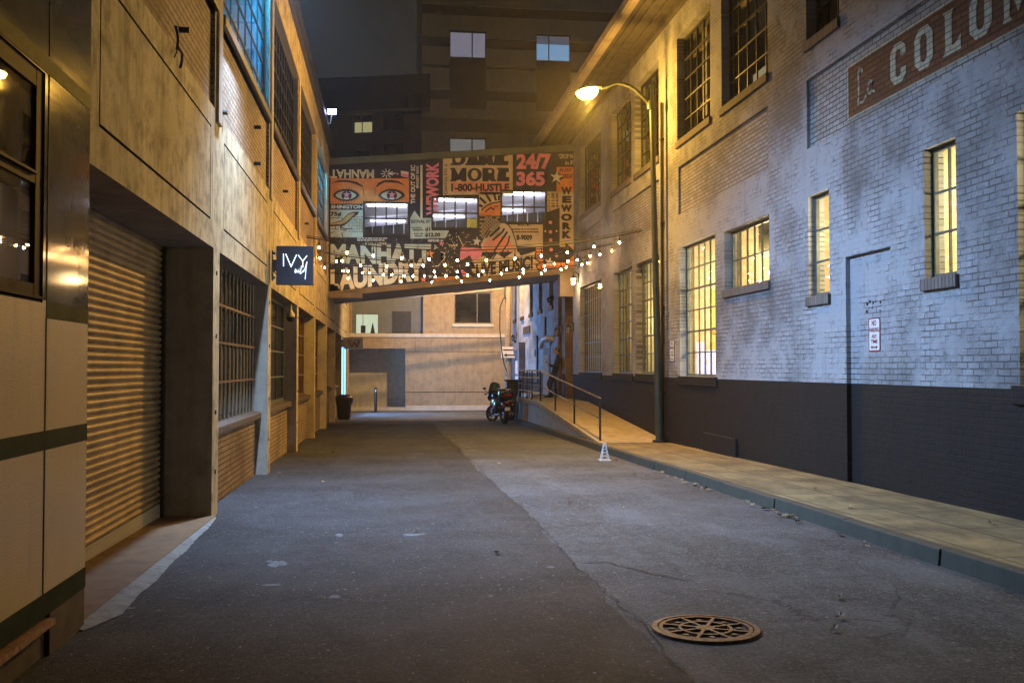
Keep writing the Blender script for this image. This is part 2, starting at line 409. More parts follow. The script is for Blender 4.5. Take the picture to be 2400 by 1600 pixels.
# ------------------------------------------------------------------ wall helpers
def P3(ax, c, u, v): return (c, u, v) if ax == 'X' else (u, c, v)
def inside(u, v, holes): return any(h[0] < u < h[1] and h[2] < v < h[3] for h in holes)
def wall_cells(mb, ax, c, u0, u1, v0, v1, holes=()):
    us = sorted({u0, u1} | {min(max(x, u0), u1) for h in holes for x in h[:2]})
    vs = sorted({v0, v1} | {min(max(x, v0), v1) for h in holes for x in h[2:4]})
    idx = {}
    def vi(u, v):
        if (u, v) not in idx: idx[(u, v)] = len(mb.v); mb.v.append(P3(ax, c, u, v))
        return idx[(u, v)]
    for a, b in zip(us[:-1], us[1:]):
        for d, e in zip(vs[:-1], vs[1:]):
            if not inside((a + b) / 2, (d + e) / 2, holes):
                mb.f.append((vi(a, d), vi(b, d), vi(b, e), vi(a, e)))
def reveal(mb, ax, c, d, h, sides='lrtb'):
    u0, u1, v0, v1 = h[:4]
    q = {'l': [(u0, v0), (u0, v1)], 'r': [(u1, v0), (u1, v1)], 't': [(u0, v1), (u1, v1)], 'b': [(u0, v0), (u1, v0)]}
    for s in sides:
        (a, b), (e, f) = q[s]
        mb.face([P3(ax, c, a, b), P3(ax, c, e, f), P3(ax, c + d, e, f), P3(ax, c + d, a, b)])
def bx(mb, ax, c0, c1, u0, u1, v0, v1):
    if ax == 'X': mb.box(c0, c1, u0, u1, v0, v1)
    else: mb.box(u0, u1, c0, c1, v0, v1)
def sash(parent, ax, c, s, h, cols, rows, mat, pane_mat, fw=.05, mw=.028, dep=.05, name='window', hb=None, split=None):
    """steel window in the opening h at plane c; s = direction of the inside"""
    u0, u1, v0, v1 = h[:4]; m = MB()
    bx(m, ax, c, c + s * dep, u0, u0 + fw, v0, v1); bx(m, ax, c, c + s * dep, u1 - fw, u1, v0, v1)
    bx(m, ax, c + s * .002, c + s * (dep - .002), u0 + fw, u1 - fw, v0, v0 + fw); bx(m, ax, c + s * .002, c + s * (dep - .002), u0 + fw, u1 - fw, v1 - fw, v1)
    us = [u0 + fw + (u1 - u0 - 2 * fw) * i / cols for i in range(1, cols)] if isinstance(cols, int) else cols
    vs = [v0 + fw + (v1 - v0 - 2 * fw) * i / rows for i in range(1, rows)] if isinstance(rows, int) else rows
    for u in us: bx(m, ax, c + s * .006, c + s * (dep - .012), u - mw / 2, u + mw / 2, v0 + fw, v1 - fw)
    for i, v in enumerate(vs):
        w = mw * (1.5 if hb and i in hb else 1)
        bx(m, ax, c + s * .003, c + s * (dep - .009), u0 + fw, u1 - fw, v - w / 2, v + w / 2)
    fo = m.build(name, mat, parent)
    g = MB(); bx(g, ax, c + s * (dep * .5), c + s * (dep * .5 + .006), u0 + fw * .5, u1 - fw * .5, v0 + fw * .5, v1 - fw * .5)
    g.build('pane', pane_mat, fo)
    return fo

# ------------------------------------------------------------------ setting: ground, road, pavement
def sheet(name, mat, xs, ys, dz, wob=None):
    m = MB(); n = len(xs)
    for j, y in enumerate(ys):
        for i, x in enumerate(xs):
            xx = x + (wob(i, y) if wob else 0); m.v.append((xx, y, gz(y) + dz))
    for j in range(len(ys) - 1):
        for i in range(n - 1): m.f.append((j * n + i, j * n + i + 1, (j + 1) * n + i + 1, (j + 1) * n + i))
    return m.build(name, mat)
YS = [-30 + i * .5 for i in range(0, 180)]
struct(sheet('ground', M['road_old'], [-45, -20, -8, 8, 20, 45], [-40, -20, 0, 30, 60, 90], -.06))
struct(sheet('old_asphalt', M['road_old'], [-9, -2, 0, 2, 4.72, 9], [-30 + i * 1.5 for i in range(0, 56)], 0), 'older lighter asphalt of the alley beside the kerb')
rng = random.Random(3)
def seam(i, y):
    return (.035 * math.sin(y * .55 + 1) + .02 * math.sin(y * 1.7) + .012 * math.sin(y * 4.1 + 2) + .015 * math.sin(y * 9.7)) if i == 4 else 0
m = sheet('new_asphalt', M['road_new'], [-9, -2, 0, 1, 1.63], [-30 + i * .22 for i in range(0, 300)] + [36.3], .006, seam)
struct(m, 'darker newer asphalt strip beside the left facades')
M['stain'] = concrete('pale dried splash', 'XY0', (.17, .18, .19), (.10, .105, .11), (.05, .05, .055), .8, 9, streak=False)
sm = MB()
for (px, py, rx, ry_) in ((653, 1322, .10, .16), (968, 1254, .12, .10), (795, 1255, .05, .10), (640, 1372, .09, .05), (287, 1428, .10, .04), (372, 1432, .03, .03), (655, 1108, .05, .10), (785, 1400, .05, .06), (1150, 1398, .03, .04), (1290, 1330, .05, .06), (600, 1190, .03, .05), (990, 1000, .03, .2), (1085, 1120, .02, .03)):
    d_ = ray(px, py); t_ = EYE.z / (-d_.z - SL * d_.y); c_ = EYE + d_ * t_; n_ = 22
    for part in range(3):
        ox, oy = rng.uniform(-rx, rx) * .5 * part, rng.uniform(-ry_, ry_) * .5 * part; k_ = 1 if part == 0 else .35
        sm.face([(c_.x + ox + rx * k_ * math.cos(2 * math.pi * i / n_) * rng.uniform(.45, 1.1), c_.y + oy + ry_ * k_ * math.sin(2 * math.pi * i / n_) * rng.uniform(.45, 1.1), gz(c_.y + oy) + .0085 + part * .0006) for i in range(n_)])
struct(sm.build('road_stains', M['stain']), 'pale dried splashes on the asphalt')
# tar seam and a few long cracks in the surface
def crack(pts, w):
    mb = MB(); L = []
    for (p, q) in zip(pts[:-1], pts[1:]):
        n = max(2, int((Vector(q) - Vector(p)).length / .09))
        for k in range(n):
            t = k / n; L.append((p[0] + (q[0] - p[0]) * t + rng.uniform(-.028, .028), p[1] + (q[1] - p[1]) * t + rng.uniform(-.02, .02)))
    L.append(pts[-1])
    b = 0
    for i, (x, y) in enumerate(L):
        d = Vector(L[min(i + 1, len(L) - 1)]) - Vector(L[max(i - 1, 0)]); d.normalize(); ww = w * rng.uniform(.35, 1.3) * (1 if 0 < i < len(L) - 1 else .1)
        mb.v += [(x - d.y * ww, y + d.x * ww, gz(y) + .0105), (x + d.y * ww, y - d.x * ww, gz(y) + .0105)]
    for i in range(len(L) - 1): mb.f.append((2 * i, 2 * i + 1, 2 * i + 3, 2 * i + 2))
    return mb
cr = MB()
def addmb(a, b):
    n = len(a.v); a.v += b.v; a.f += [tuple(i + n for i in f) for f in b.f]
M['tar'] = plain('dark crack', (.018, .018, .019), .8, 0, .3, 9)
for pts, w in (([(1.64, 8.5), (1.9, 8.52), (2.05, 8.15), (2.2, 7.85), (2.42, 7.6)], .011),
               ([(3.45, 6.45), (3.72, 6.85), (3.9, 7.2), (4.2, 7.3)], .0045),
               ([(2.9, 7.6), (3.3, 7.55), (3.9, 7.6)], .005), ([(2.3, 12.4), (2.45, 13.2)], .01), ([(3.5, 14), (3.9, 14.6)], .006), ([(1.9, 15.6), (2.7, 15.9), (3.6, 16.3)], .008),
               ([(1.2, 19.5), (.4, 19.7), (-.6, 19.6)], .008), ([(1.66, 4.5), (1.60, 5.4), (1.66, 6.3), (1.63, 7.5), (1.60, 8.5), (1.64, 9.6), (1.66, 11), (1.63, 13), (1.60, 15.5), (1.66, 18), (1.62, 22), (1.66, 27)], .006)):
    addmb(cr, crack(pts, w))
struct(cr.build('asphalt_cracks', M['tar']), 'dark irregular cracks across the asphalt')
KX = 4.70
pv = MB()
for i in range(40):
    y0, y1 = -14 + i * 1.3, -14 + (i + 1) * 1.3
    pv.face([(KX + .15, y0, gz(y0) + .145), (XR + .02, y0, gz(y0) + .15), (XR + .02, y1, gz(y1) + .15), (KX + .15, y1, gz(y1) + .145)])
struct(pv.build('pavement', M['pave']), 'narrow concrete pavement along the painted brick building')
kb = MB(); yk = -14.0
while yk < 36.5:
    L = 1.83; y1 = min(yk + L, 36.6); j = rng.uniform(-.008, .008); g = .004
    a, b = yk + g, y1 - g
    kb.hexa([(KX + j, a, gz(a) - .05), (KX + .152 + j, a, gz(a) - .05), (KX + .152 + j, b, gz(b) - .05), (KX + j, b, gz(b) - .05),
             (KX + .02 + j, a, gz(a) + .148 + j * .4), (KX + .152 + j, a, gz(a) + .150), (KX + .152 + j, b, gz(b) + .150), (KX + .02 + j, b, gz(b) + .148 + j * .4)])
    yk = y1
ko = kb.build('kerb', M['kerb'], bevel=.012); struct(ko, 'worn concrete kerb stones of the pavement')
ap = MB()
ap.face([(-2.7, 6.7, gz(6.4) + .035), (-1.98, 6.7, gz(6.4) + .03), (-1.98, 11.8, gz(11.42) + .03), (-2.7, 11.8, gz(11.42) + .035)])
struct(ap.build('driveway_apron', M['apron']), 'brown stained concrete strip in front of the roller shutter')
ae = MB(); N = 60; L = []
for i in range(N + 1):
    y = 6.6 + 5.2 * i / N; t = i / N
    w = .17 * (1 - t) ** .8 * min(1, t * 9 + .25) + .02 + rng.uniform(-.008, .008) + .008 * math.sin(i * .4)
    L.append((y, w))
for (y, w) in L: ae.v += [(-1.985, y, gz(y) + .031), (-1.985 + w, y, gz(y) + .0105)]
for i in range(N): ae.f.append((2 * i, 2 * i + 1, 2 * i + 3, 2 * i + 2))
struct(ae.build('driveway_edge', M['apron_edge']), 'pale broken cement edge between apron and asphalt')

# ------------------------------------------------------------------ left: warehouse
PC = [12.0 + 5.28 * k for k in range(-1, 8)]          # pier centres
HW = .21; ZL = 3.0
wh = thing('warehouse', 'long tan concrete and brick warehouse with deep window bays and a roller shutter', 'building', (XL, 28, 0))
Y0W, Y1W = 6.73, 52.1
holes = []; grooves = []; spand = []; uwin = []; lower = []
for k in range(len(PC) - 1):
    a, b = max(PC[k] + HW, Y0W + .02), PC[k + 1] - HW
    lower.append((a, b, -1.2, ZL)); spand.append((a, b, 4.64, 5.78)); uwin.append((a, b, 5.90, 8.10))
    ga, gb = a + .26, b - .22; w = .026
    grooves += [(ga, gb, 3.30, 3.30 + w), (ga, gb, 4.39 - w, 4.39), (ga, ga + w, 3.30 + w, 4.39 - w), (gb - w, gb, 3.30 + w, 4.39 - w)]
holes = lower + spand + uwin + grooves
m = MB(); wall_cells(m, 'X', XL, Y0W, Y1W, -1.2, 9.0, holes)
m.face([(XL, Y1W, -1.2), (-8, Y1W, -1.2), (-8, Y1W, 9), (XL, Y1W, 9)])
m.face([(XL, Y0W, -1.2), (-8, Y0W, -1.2), (-8, Y0W, 9), (XL, Y0W, 9)]); m.face([(XL, Y0W, 9), (-8, Y0W, 9), (-8, Y1W, 9), (XL, Y1W, 9)])
m.build('wall', M['tan_concrete'], wh)
for i, g in enumerate(grooves):
    if i % 4 == 0: m = MB()
    reveal(m, 'X', XL, -.03, g); m.face([P3('X', XL - .03, g[0], g[2]), P3('X', XL - .03, g[1], g[2]), P3('X', XL - .03, g[1], g[3]), P3('X', XL - .03, g[0], g[3])])
    if i % 4 == 3: m.build('panel_groove', M['blackmatt'], wh)
for h in spand:
    m = MB(); reveal(m, 'X', XL, -.05, h); m.face([P3('X', XL - .05, h[0], h[2]), P3('X', XL - .05, h[1], h[2]), P3('X', XL - .05, h[1], h[3]), P3('X', XL - .05, h[0], h[3])])
    m.build('brick_panel', M['tan_brick'], wh)
for k, p in enumerate(PC[1:]):
    m = MB(); m.box(XL - .01, XL + .035, p - .13, p + .13, 4.5, 8.12); m.build('pilaster', M['tan_jamb'], wh, bevel=.01)
# soffits and jambs of the ground floor bays
for k, h in enumerate(lower):
    m = MB()
    d = -.60 if k == 0 else -.27
    m.face([(XL, h[0], ZL), (XL, h[1], ZL), (XL + d - .1, h[1], ZL), (XL + d - .1, h[0], ZL)])
    m.build('soffit', M['tan_soffit'], wh)
    for y in (h[0], h[1]): j = MB(); j.face([(XL, y, -1.2), (XL, y, ZL), (XL + d - .1, y, ZL), (XL + d - .1, y, -1.2)]); j.build('jamb', M['tan_jamb'], wh)
# corner guards: small bolts on the pier faces
for p in PC[1:4]:
    for z in (.35, 1.05, 1.95, 2.7): m = MB(); m.box(XL - .002, XL + .012, p - .03, p + .0, z, z + .05); m.build('bolt', M['blackmatt'], wh)
# roller shutter
h = lower[0]; xs = XL - .58; m = MB(); pitch = .071; z = -.02 - .0; n = 0; prof = []
zz = gz(9) + .16
while zz < 3.02:
    for t in range(6):
        a = t / 6 * math.pi; prof.append((xs + .020 * math.sin(a) ** .8, zz + pitch * .86 * t / 6))
    prof.append((xs - .008, zz + pitch * .88)); prof.append((xs - .008, zz + pitch * .985)); zz += pitch
b = 0
for (x, z) in prof: m.v += [(x, h[0], z), (x, h[1] - .07, z)]
for i in range(len(prof) - 1): m.f.append((2 * i, 2 * i + 1, 2 * i + 3, 2 * i + 2))
shu = m.build('roller_shutter', M['shutter'], wh); shu['label'] = 'pale corrugated roller shutter closed down to the apron'
m = MB(); m.box(xs - .02, xs + .02, h[0], h[1] - .07, gz(9) - .1, gz(9) + .16); m.build('bottom_rail', M['tan_jamb'], shu)
m = MB(); m.box(xs - .04, xs + .05, h[1] - .08, h[1] + .002, -.3, 3.0); m.build('guide_rail', M['black'], shu)
# barred windows of the bays
def bay(k, style):
    h = lower[k]; y0, y1 = h[0], h[1]; xw = XL - .26; zs = .88
    m = MB(); m.face([(xw + .06, y0, -1.2), (xw + .06, y1, -1.2), (xw + .06, y1, zs - .1), (xw + .06, y0, zs - .1)]); m.build('brick_apron', M['tan_brick'], wh)
    m = MB(); m.hexa([(xw - .05, y0, zs - .13), (xw + .16, y0, zs - .13), (xw + .16, y1, zs - .13), (xw - .05, y1, zs - .13), (xw - .05, y0, zs + .01), (xw + .16, y0, zs - .03), (xw + .16, y1, zs - .03), (xw - .05, y1, zs + .01)])
    m.build('sill', M['sill_dark'], wh, bevel=.012)
    hh = (y0, y1, zs, ZL); rows = [1.41, 1.94, 2.45]
    if style == 'bars':
        f = sash(wh, 'X', xw - .03, -1, hh, 6, rows, M['dark_frame'], M['glass_dark'], .05, .03)
        g = MB(); g.box(xw - .042, xw - .036, y0 + .06, y1 - .06, zs + .06, 1.90); g.build('blind', M['glass_blinds'], f)
        g = MB(); nb = 13
        for i in range(nb + 1): 
            y = y0 + .12 + (y1 - y0 - .24) * i / nb; g.tube([(xw + .02, y, zs - .02), (xw + .02, y, ZL - .02)], .019, 6)
        g.build('window_grille', M['bar'], wh, smooth=True)
        g = MB()
        for z in rows: g.box(xw + .024, xw + .05, y0 + .02, y1 - .02, z - .017, z + .017)
        g.build('crossbar', M['brown_frame'], wh)
    elif style == 'plain':
        sash(wh, 'X', xw - .02, -1, hh, [y0 + 1.2, y0 + 2.35, y0 + 3.55], rows, M['green_frame'], M['glass_dark'], .06, .034)
    else:
        f = sash(wh, 'X', xw - .02, -1, hh, 9, rows, M['brown_frame'], M['glass_dark'], .06, .05)
for k, st in ((1, 'bars'), (2, 'plain'), (3, 'brown'), (4, 'brown'), (5, 'brown'), (6, 'brown')): bay(k, st)
# blue lit shop front in the last bay
h = lower[7]; y0, y1 = h[0], h[1]
m = MB(); m.box(XL - .12, XL - .06, y0, y1, gz(45) - .2, .28); m.build('stall_riser', M['tan_jamb'], wh)
M['blue_panel'] = emit('blue backlit shop panel', (.12, .42, 1.0), 4.5)
m = MB(); m.box(XL - .10, XL - .04, y0 + .05, y1 - .05, .28, 2.95); o = m.build('lit_shop_front', M['blue_panel'], wh); o['label'] = 'bright blue backlit shop front'
m = MB()
for y in (y0 + .02, (y0 + y1) / 2, y1 - .02): m.box(XL - .12, XL - .01, y - .04, y + .04, .28, 2.99)
m.box(XL - .119, XL - .015, y0 + .06, y1 - .06, 2.9, 2.985); m.build('shop_frame', M['dark_frame'], wh)
# upper windows
for k, h in enumerate(uwin):
    y0, y1 = h[0], h[1]
    m = MB(); reveal(m, 'X', XL, -.16, h, 'lrt'); m.build('upper_reveal', M['tan_jamb'], wh)
    m = MB(); m.box(XL - .16, XL + .05, y0 + .003, y1 - .003, 5.78, 5.91); m.build('upper_sill', M['black'], wh, bevel=.01)
    lit = k in (1, 4)
    f = sash(wh, 'X', XL - .10, -1, h, 7 if lit else 10, 5, M['dark_frame'], M['glass'] if lit else M['glass_dark'], .05, .026, .035 if lit else .05)
    if lit:
        col = (.03, .42, 1.0) if k == 1 else (.06, .62, 1.0)
        r = MB(); bxs = [(XL - .17, XL - 1.6)]
        r.box(XL - 1.2, XL - 1.15, y0 - .3, y1 + .3, 5.6, 8.4); r.box(XL - 1.15, XL - .17, y0 - .3, y1 + .3, 8.35, 8.4); r.box(XL - 1.15, XL - .17, y0 - .3, y1 + .3, 5.6, 5.66)
        r.box(XL - 1.15, XL - .17, y0 - .34, y0 - .3, 5.66, 8.35); r.box(XL - 1.15, XL - .17, y1 + .3, y1 + .34, 5.66, 8.35); r.build('room', M['ceil'], wh)
        b = MB(); n = 26
        for i in range(n):
            y = y0 + .08 + (y1 - y0 - .16) * (i + .5) / n; a = .6 + .25 * math.sin(i * 2.3); w = .075
            if i % 7 == 3: continue
            b.hexa([(XL - .36 - w * math.sin(a), y - w * math.cos(a), 5.95), (XL - .354 - w * math.sin(a), y - w * math.cos(a), 5.95), (XL - .354 + w * math.sin(a), y + w * math.cos(a), 5.95), (XL - .36 + w * math.sin(a), y + w * math.cos(a), 5.95),
                    (XL - .36 - w * math.sin(a), y - w * math.cos(a), 8.1), (XL - .354 - w * math.sin(a), y - w * math.cos(a), 8.1), (XL - .354 + w * math.sin(a), y + w * math.cos(a), 8.1), (XL - .36 + w * math.sin(a), y + w * math.cos(a), 8.1)])
        b.build('vertical_blind', M['white_sign'], wh)
        t = MB(); t.tube([(XL - .75, y0 + .3, 8.2), (XL - .75, y1 - .3, 8.2)], .03, 8); t.build('blue_tube_lamp', emit('blue tube %d' % k, col, 520 if k == 1 else 300), wh)
        l2 = bpy.data.lights.new('blue_blind_fill', 'AREA'); l2.shape = 'RECTANGLE'; l2.size = .12; l2.size_y = 4.2; l2.energy = 210 if k == 1 else 160; l2.color = (.02, .46, 1.0) if k == 1 else (.03, .6, 1)  # added unseen fill light that washes the blinds blue
        o2 = bpy.data.objects.new('blue_blind_fill', l2); COL.objects.link(o2); o2.location = (XL - .24, (y0 + y1) / 2, 8.22)
        lu = bpy.data.lights.new('blue_recess_light', 'AREA'); lu.shape = 'RECTANGLE'; lu.size = .07; lu.size_y = 2.0; lu.energy = 70 if k == 1 else 26; lu.color = (.05, .48, 1.0)
        ob = bpy.data.objects.new('blue_recess_light', lu); COL.objects.link(ob); ob.location = (XL - .055, y0 + .09, 7.0); ob.rotation_euler = (R(90), 0, R(180))
        t = MB(); t.tube([(XL - .075, y0 + .05, 5.98), (XL - .075, y0 + .05, 8.05)], .016, 8); t.build('blue_edge_lamp', emit('blue edge %d' % k, col, 75 if k == 1 else 40), wh)
m = MB(); m.box(XL - .3, XL + .10, Y0W, Y1W, 9.0, 9.08); m.box(XL - .28, XL + .16, Y0W + .01, Y1W - .01, 9.08, 9.24); m.build('coping', M['black'], wh)
m = MB(); m.box(XL - .002, XL + .03, Y0W + .01, Y1W - .01, 8.10, 8.16); m.build('lintel_edge', M['tan_jamb'], wh)
# small anchor bolts on the upper facade
for (py_, pz_) in ((10.05, 4.97), (8.7, 5.0), (12.4, 4.75), (15.6, 5.35), (15.6, 4.78), (19.8, 5.1), (24.9, 5.2)): m = MB(); m.tube([(XL - .06, py_, pz_), (XL + .05, py_, pz_)], .03, 6); m.build('wall_anchor', M['dark_frame'], wh)
# a dangling scrap of cable on the concrete band
cb = MB(); dy_ = -.02; cb.tube([(XL + .01, 9.6, 4.86), (XL + .03, 9.62, 4.72), (XL + .04, 9.57, 4.58), (XL + .02, 9.63, 4.5)], .012, 5); cb.tube([(XL + .03, 9.6, 4.55), (XL + .05, 9.75, 4.5), (XL + .03, 9.86, 4.42), (XL + .02, 9.83, 4.3)], .014, 5)
cb.tube([(XL + .02, 9.63, 4.5), (XL + .04, 9.52, 4.42), (XL + .02, 9.5, 4.33)], .008, 5)
cb.v = [(x, 9.6 + (y - 9.6) * .8 + dy_, 4.70 + (z - 4.62) * .62) for x, y, z in cb.v]
tag(cb.build('cable_scrap', M['black'], smooth=True), 'short black cable scrap dangling from the tan concrete band of the warehouse', 'cable')

# ------------------------------------------------------------------ left, nearest: panelled shop
XC = -1.95; YC = 6.71
ps = thing('panelled_shop', 'shop front clad in speckled and polished panels with green bands at the left edge', 'building', (XC, 4, 0))
ya, yb = 1.0, YC; ys_ = 5.92
wn = (3.0, 5.86, 1.97, 3.28)
bands = [(.18, .31, ya, yb), (1.13, 1.24, ya, yb), (1.885, 1.985, ys_, yb), (3.29, 3.385, ya, yb)]
m = MB()
wall_cells(m, 'X', XC, ya, yb, .31, 1.13, []); wall_cells(m, 'X', XC, ya, yb, 1.24, 1.885, [])
wall_cells(m, 'X', XC, ya, ys_, 1.885, 1.985, [(3.0, 5.86, 1.97, 3.3)])
m.face([(XC, yb, .31), (-8, yb, .31), (-8, yb, 9), (XC, yb, 9)])
m.build('stone_panel', M['clad'], ps)
m = MB(); wall_cells(m, 'X', XC, ya, yb, 1.985, 3.29, [wn, (3.0, 5.86, 1.9, 1.98)]); wall_cells(m, 'X', XC, ya, yb, 3.385, 9.2, [])
m.build('metal_panel', M['polish'], ps)
for z0, z1, a, b in bands:
    m = MB(); m.box(XC - .05, XC + .003, a, b + .003, z0, z1); m.build('green_band', M['green_band'], ps)
m = MB(); m.box(XC - .02, XC + .004, ys_ - .006, ys_ + .006, .31, 1.13); m.box(XC - .02, XC + .004, ys_ - .006, ys_ + .006, 1.24, 1.885); m.box(XC - .02, XC + .004, ys_ - .006, ys_ + .006, 1.985, 3.29); m.box(XC - .02, XC + .004, ys_ - .006, ys_ + .006, 3.4, 6.2)
m.build('panel_joint', M['blackmatt'], ps)
m = MB(); m.box(XC - .1, XC - .03, ya, yb - .01, -.4, .18); m.box(XC - .03, XC - .0, 6.05, yb - .01, -.4, .175); m.build('plinth', M['plinth_stone'], ps)
m = MB(); m.box(XC - .03, XC + .035, ya, 6.04, .115, .15); m.build('rusty_ledge', M['rust'], ps)
m = MB(); reveal(m, 'X', XC, -.14, wn)
m.build('window_reveal', M['bronze'], ps)
f = sash(ps, 'X', XC - .012, -1, wn, 1, [2.66], M['bronze'], M['glass'], .10, .06, .03)
m = MB(); m.box(XC - .012, XC + .012, wn[0] + .13, wn[1] - .13, 2.675, 2.69); m.box(XC - .012, XC + .02, wn[0] + .0, wn[1] - .0, 1.986, 2.0); m.build('window_ledge', M['bronze'], f)
m = MB(); m.box(XC - .9, XC - .85, 1.5, 6.6, .6, 4); m.box(XC - .85, XC - .15, 6.5, 6.6, .6, 4); m.box(XC - .85, XC - .15, 1.5, 6.5, .6, .7); m.build('room', M['room_dark'], ps)
m = MB(); m.box(XC - .22, XC - .19, 3.0, 6.45, 2.66, 3.3); m.build('reflection_panel', plain('brown curtain', (.30, .15, .06), .7, 0, .25, 4), ps)  # brown panel added to stand for the upper pane's warm reflection
m = MB(); m.box(XC - .2, XC - .17, 3.0, 6.45, 1.98, 2.62); o = m.build('blind', plain('cream roller blind', (.50, .47, .36), .6, 0, .12, 3), ps)  # blind coloured cream to stand for the lower pane's pale reflection

# ------------------------------------------------------------------ right: painted brick building
bb = thing('brick_building', 'long two-storey brick building painted white above a dark grey base', 'building', (XR, 26, 0))
ZP = 1.38; ZE = 9.8; Y0B, Y1B = 1.5, 52.0
# y0, y1, z0, z1, columns, rows
tall = [(30.05, 33.4, 1.45, 4.33, 10, 6), (26.25, 28.4, 1.45, 4.33, 6, 6), (23.6, 25.8, 1.45, 4.33, 6, 6), (19.58, 21.95, 1.42, 4.31, 6, 6)]
wide = (16.78, 19.05, 3.10, 4.24, 6, 2)
narrow = [(14.5, 15.22, 2.70, 4.26, 1, 3), (11.25, 11.92, 2.68, 4.26, 2, 3), (7.3, 10.15, 1.42, 4.26, 6, 6)]
upper = [(30.1, 33.3, 6.75, 9.08, 8, 5), (26.3, 28.6, 6.72, 9.06, 5, 5), (23.6, 25.9, 6.72, 9.06, 5, 5), (19.8, 22.1, 6.7, 9.06, 5, 5), (16.8, 19.14, 6.68, 9.06, 5, 5), (14.12, 15.24, 6.68, 9.06, 3, 5)]
bdoor = (12.74, 13.99, -1.5, 3.18)
ent = [(34.7, 36.25, -1.5, 4.33), (36.9, 37.7, -1.5, 4.36)]
slit = [(y, y + .95, 4.08, 8.6) for y in (38.85, 41.6, 44.3, 47.2, 50.0)]
rec = [(30.1, 33.98, 5.04, 6.17), (23.6, 28.5, 5.04, 6.17), (16.82, 22.03, 5.04, 6.12), (7.2, 15.24, 5.01, 6.09)]
def ry(y): return y - .14 + .008 * (y - 10)
fixw = lambda w: (ry(w[0]), ry(w[1])) + tuple(w[2:])
tall = [fixw(w) for w in tall]; wide = fixw(wide); narrow = [fixw(w) for w in narrow]; upper = [fixw(w) for w in upper]
bdoor = fixw(bdoor); ent = [fixw(w) for w in ent]; slit = [fixw(w) for w in slit]; rec = [fixw(w) for w in rec]
win = tall + [wide] + narrow + upper
H = [w[:4] for w in win] + [bdoor] + ent + slit + rec
m = MB(); wall_cells(m, 'X', XR, Y0B, Y1B, ZP, ZE, H)
m.face([(XR, Y1B, -1.5), (14, Y1B, -1.5), (14, Y1B, ZE), (XR, Y1B, ZE)]); m.face([(XR, Y0B, -1.5), (14, Y0B, -1.5), (14, Y0B, ZE), (XR, Y0B, ZE)])
m.face([(XR, Y0B, ZE), (14, Y0B, ZE), (14, Y1B, ZE), (XR, Y1B, ZE)])
reveal(m, 'X', XR, .07, (bdoor[0], bdoor[1], ZP, bdoor[3]), 'lrt'); m.face([P3('X', XR + .07, bdoor[0], ZP), P3('X', XR + .07, bdoor[1], ZP), P3('X', XR + .07, bdoor[1], 3.18), P3('X', XR + .07, bdoor[0], 3.18)])
for r_ in rec: reveal(m, 'X', XR, .05, r_)
for w in win: reveal(m, 'X', XR, .26, w)
for w in slit: reveal(m, 'X', XR, .2, w)
m.build('wall', M['white_brick'], bb)
for r_ in rec: m = MB(); m.face([P3('X', XR + .05, r_[0], r_[2]), P3('X', XR + .05, r_[1], r_[2]), P3('X', XR + .05, r_[1], r_[3]), P3('X', XR + .05, r_[0], r_[3])]); m.build('recessed_brick_panel', M['white_brick_raw'], bb)
m = MB(); wall_cells(m, 'X', XR, Y0B, Y1B, -1.5, ZP, [bdoor[:2] + (-1.6, 2)] + [e[:2] + (-1.6, 2) for e in ent])
reveal(m, 'X', XR, .07, (bdoor[0], bdoor[1], -1.5, ZP), 'lr'); m.face([P3('X', XR + .07, bdoor[0], -1.5), P3('X', XR + .07, bdoor[1], -1.5), P3('X', XR + .07, bdoor[1], ZP), P3('X', XR + .07, bdoor[0], ZP)])
m.build('painted_base', M['plinth'], bb)
m = MB(); m.box(XR - .05, XR + .01, 18.3, 20.2, -.4, .28); m.build('base_pad', M['plinth'], bb, bevel=.02)
for i, w in enumerate(win):
    y0, y1, z0, z1, c, r_ = w
    up = i >= len(tall) + 1 + len(narrow)
    sash(bb, 'X', XR + (.11 if y1 - y0 < .8 else .16), 1, (y0, y1, z0, z1), c, r_, M['green_frame'] if not up else M['dark_frame'], M['glass'], .05, .026, .05, hb=(1, 3) if r_ > 4 else None)
    m = MB(); low = z0 < 1.6
    if low: m.box(XR - .035, XR + .16, y0 - .1, y1 + .1, z0 - .2, z0 - .002)
    else: m.box(XR - .05, XR + .16, y0 - .04, y1 + .04, z0 - .15, z0 - .002)
    m.build('sill', M['plinth'] if low else M['sill_brick'], bb, bevel=.008)
for w in slit:
    m = MB(); m.box(XR + .14, XR + .16, w[0], w[1], w[2], w[3]); m.build('slit_window', M['glass_dark'], bb)
    m = MB(); m.box(XR - .07, XR + .14, w[0] - .06, w[1] + .06, w[2] - .17, w[2] - .002); m.build('sill', M['black'], bb)
# entrances with bare brick reveals
for e in ent:
    m = MB(); reveal(m, 'X', XR, .6, e, 'lr'); m.build('brick_reveal', M['brown_brick_y'], bb)
    m = MB(); reveal(m, 'X', XR, .6, e, 't'); m.build('lintel', M['soffit'], bb)
    m = MB(); m.box(XR + .5, XR + .56, e[0] + .02, e[1] - .02, .5, 2.6); d = m.build('door', M['wood_door'], bb)
    m = MB(); m.box(XR + .5, XR + .55, e[0] + .02, e[1] - .02, 2.68, 4.3); m.box(XR + .48, XR + .58, e[0], e[1], 2.6, 2.68); m.build('transom', M['dark_frame'], bb)
    m = MB(); m.tube([(XR + .46, e[0] + .2, 1.4), (XR + .46, e[0] + .2, 1.65)], .015, 6); m.build('handle', M['steel'], d)
m = MB(); m.box(XR - .02, XR + .02, 39.55, 41.4, .45, 2.42); m.build('door_surround', M['dark_frame'], bb)
m = MB(); m.box(XR - .05, XR - .02, 39.75, 41.2, .47, 2.12); d = m.build('door', M['wood_door'], bb)
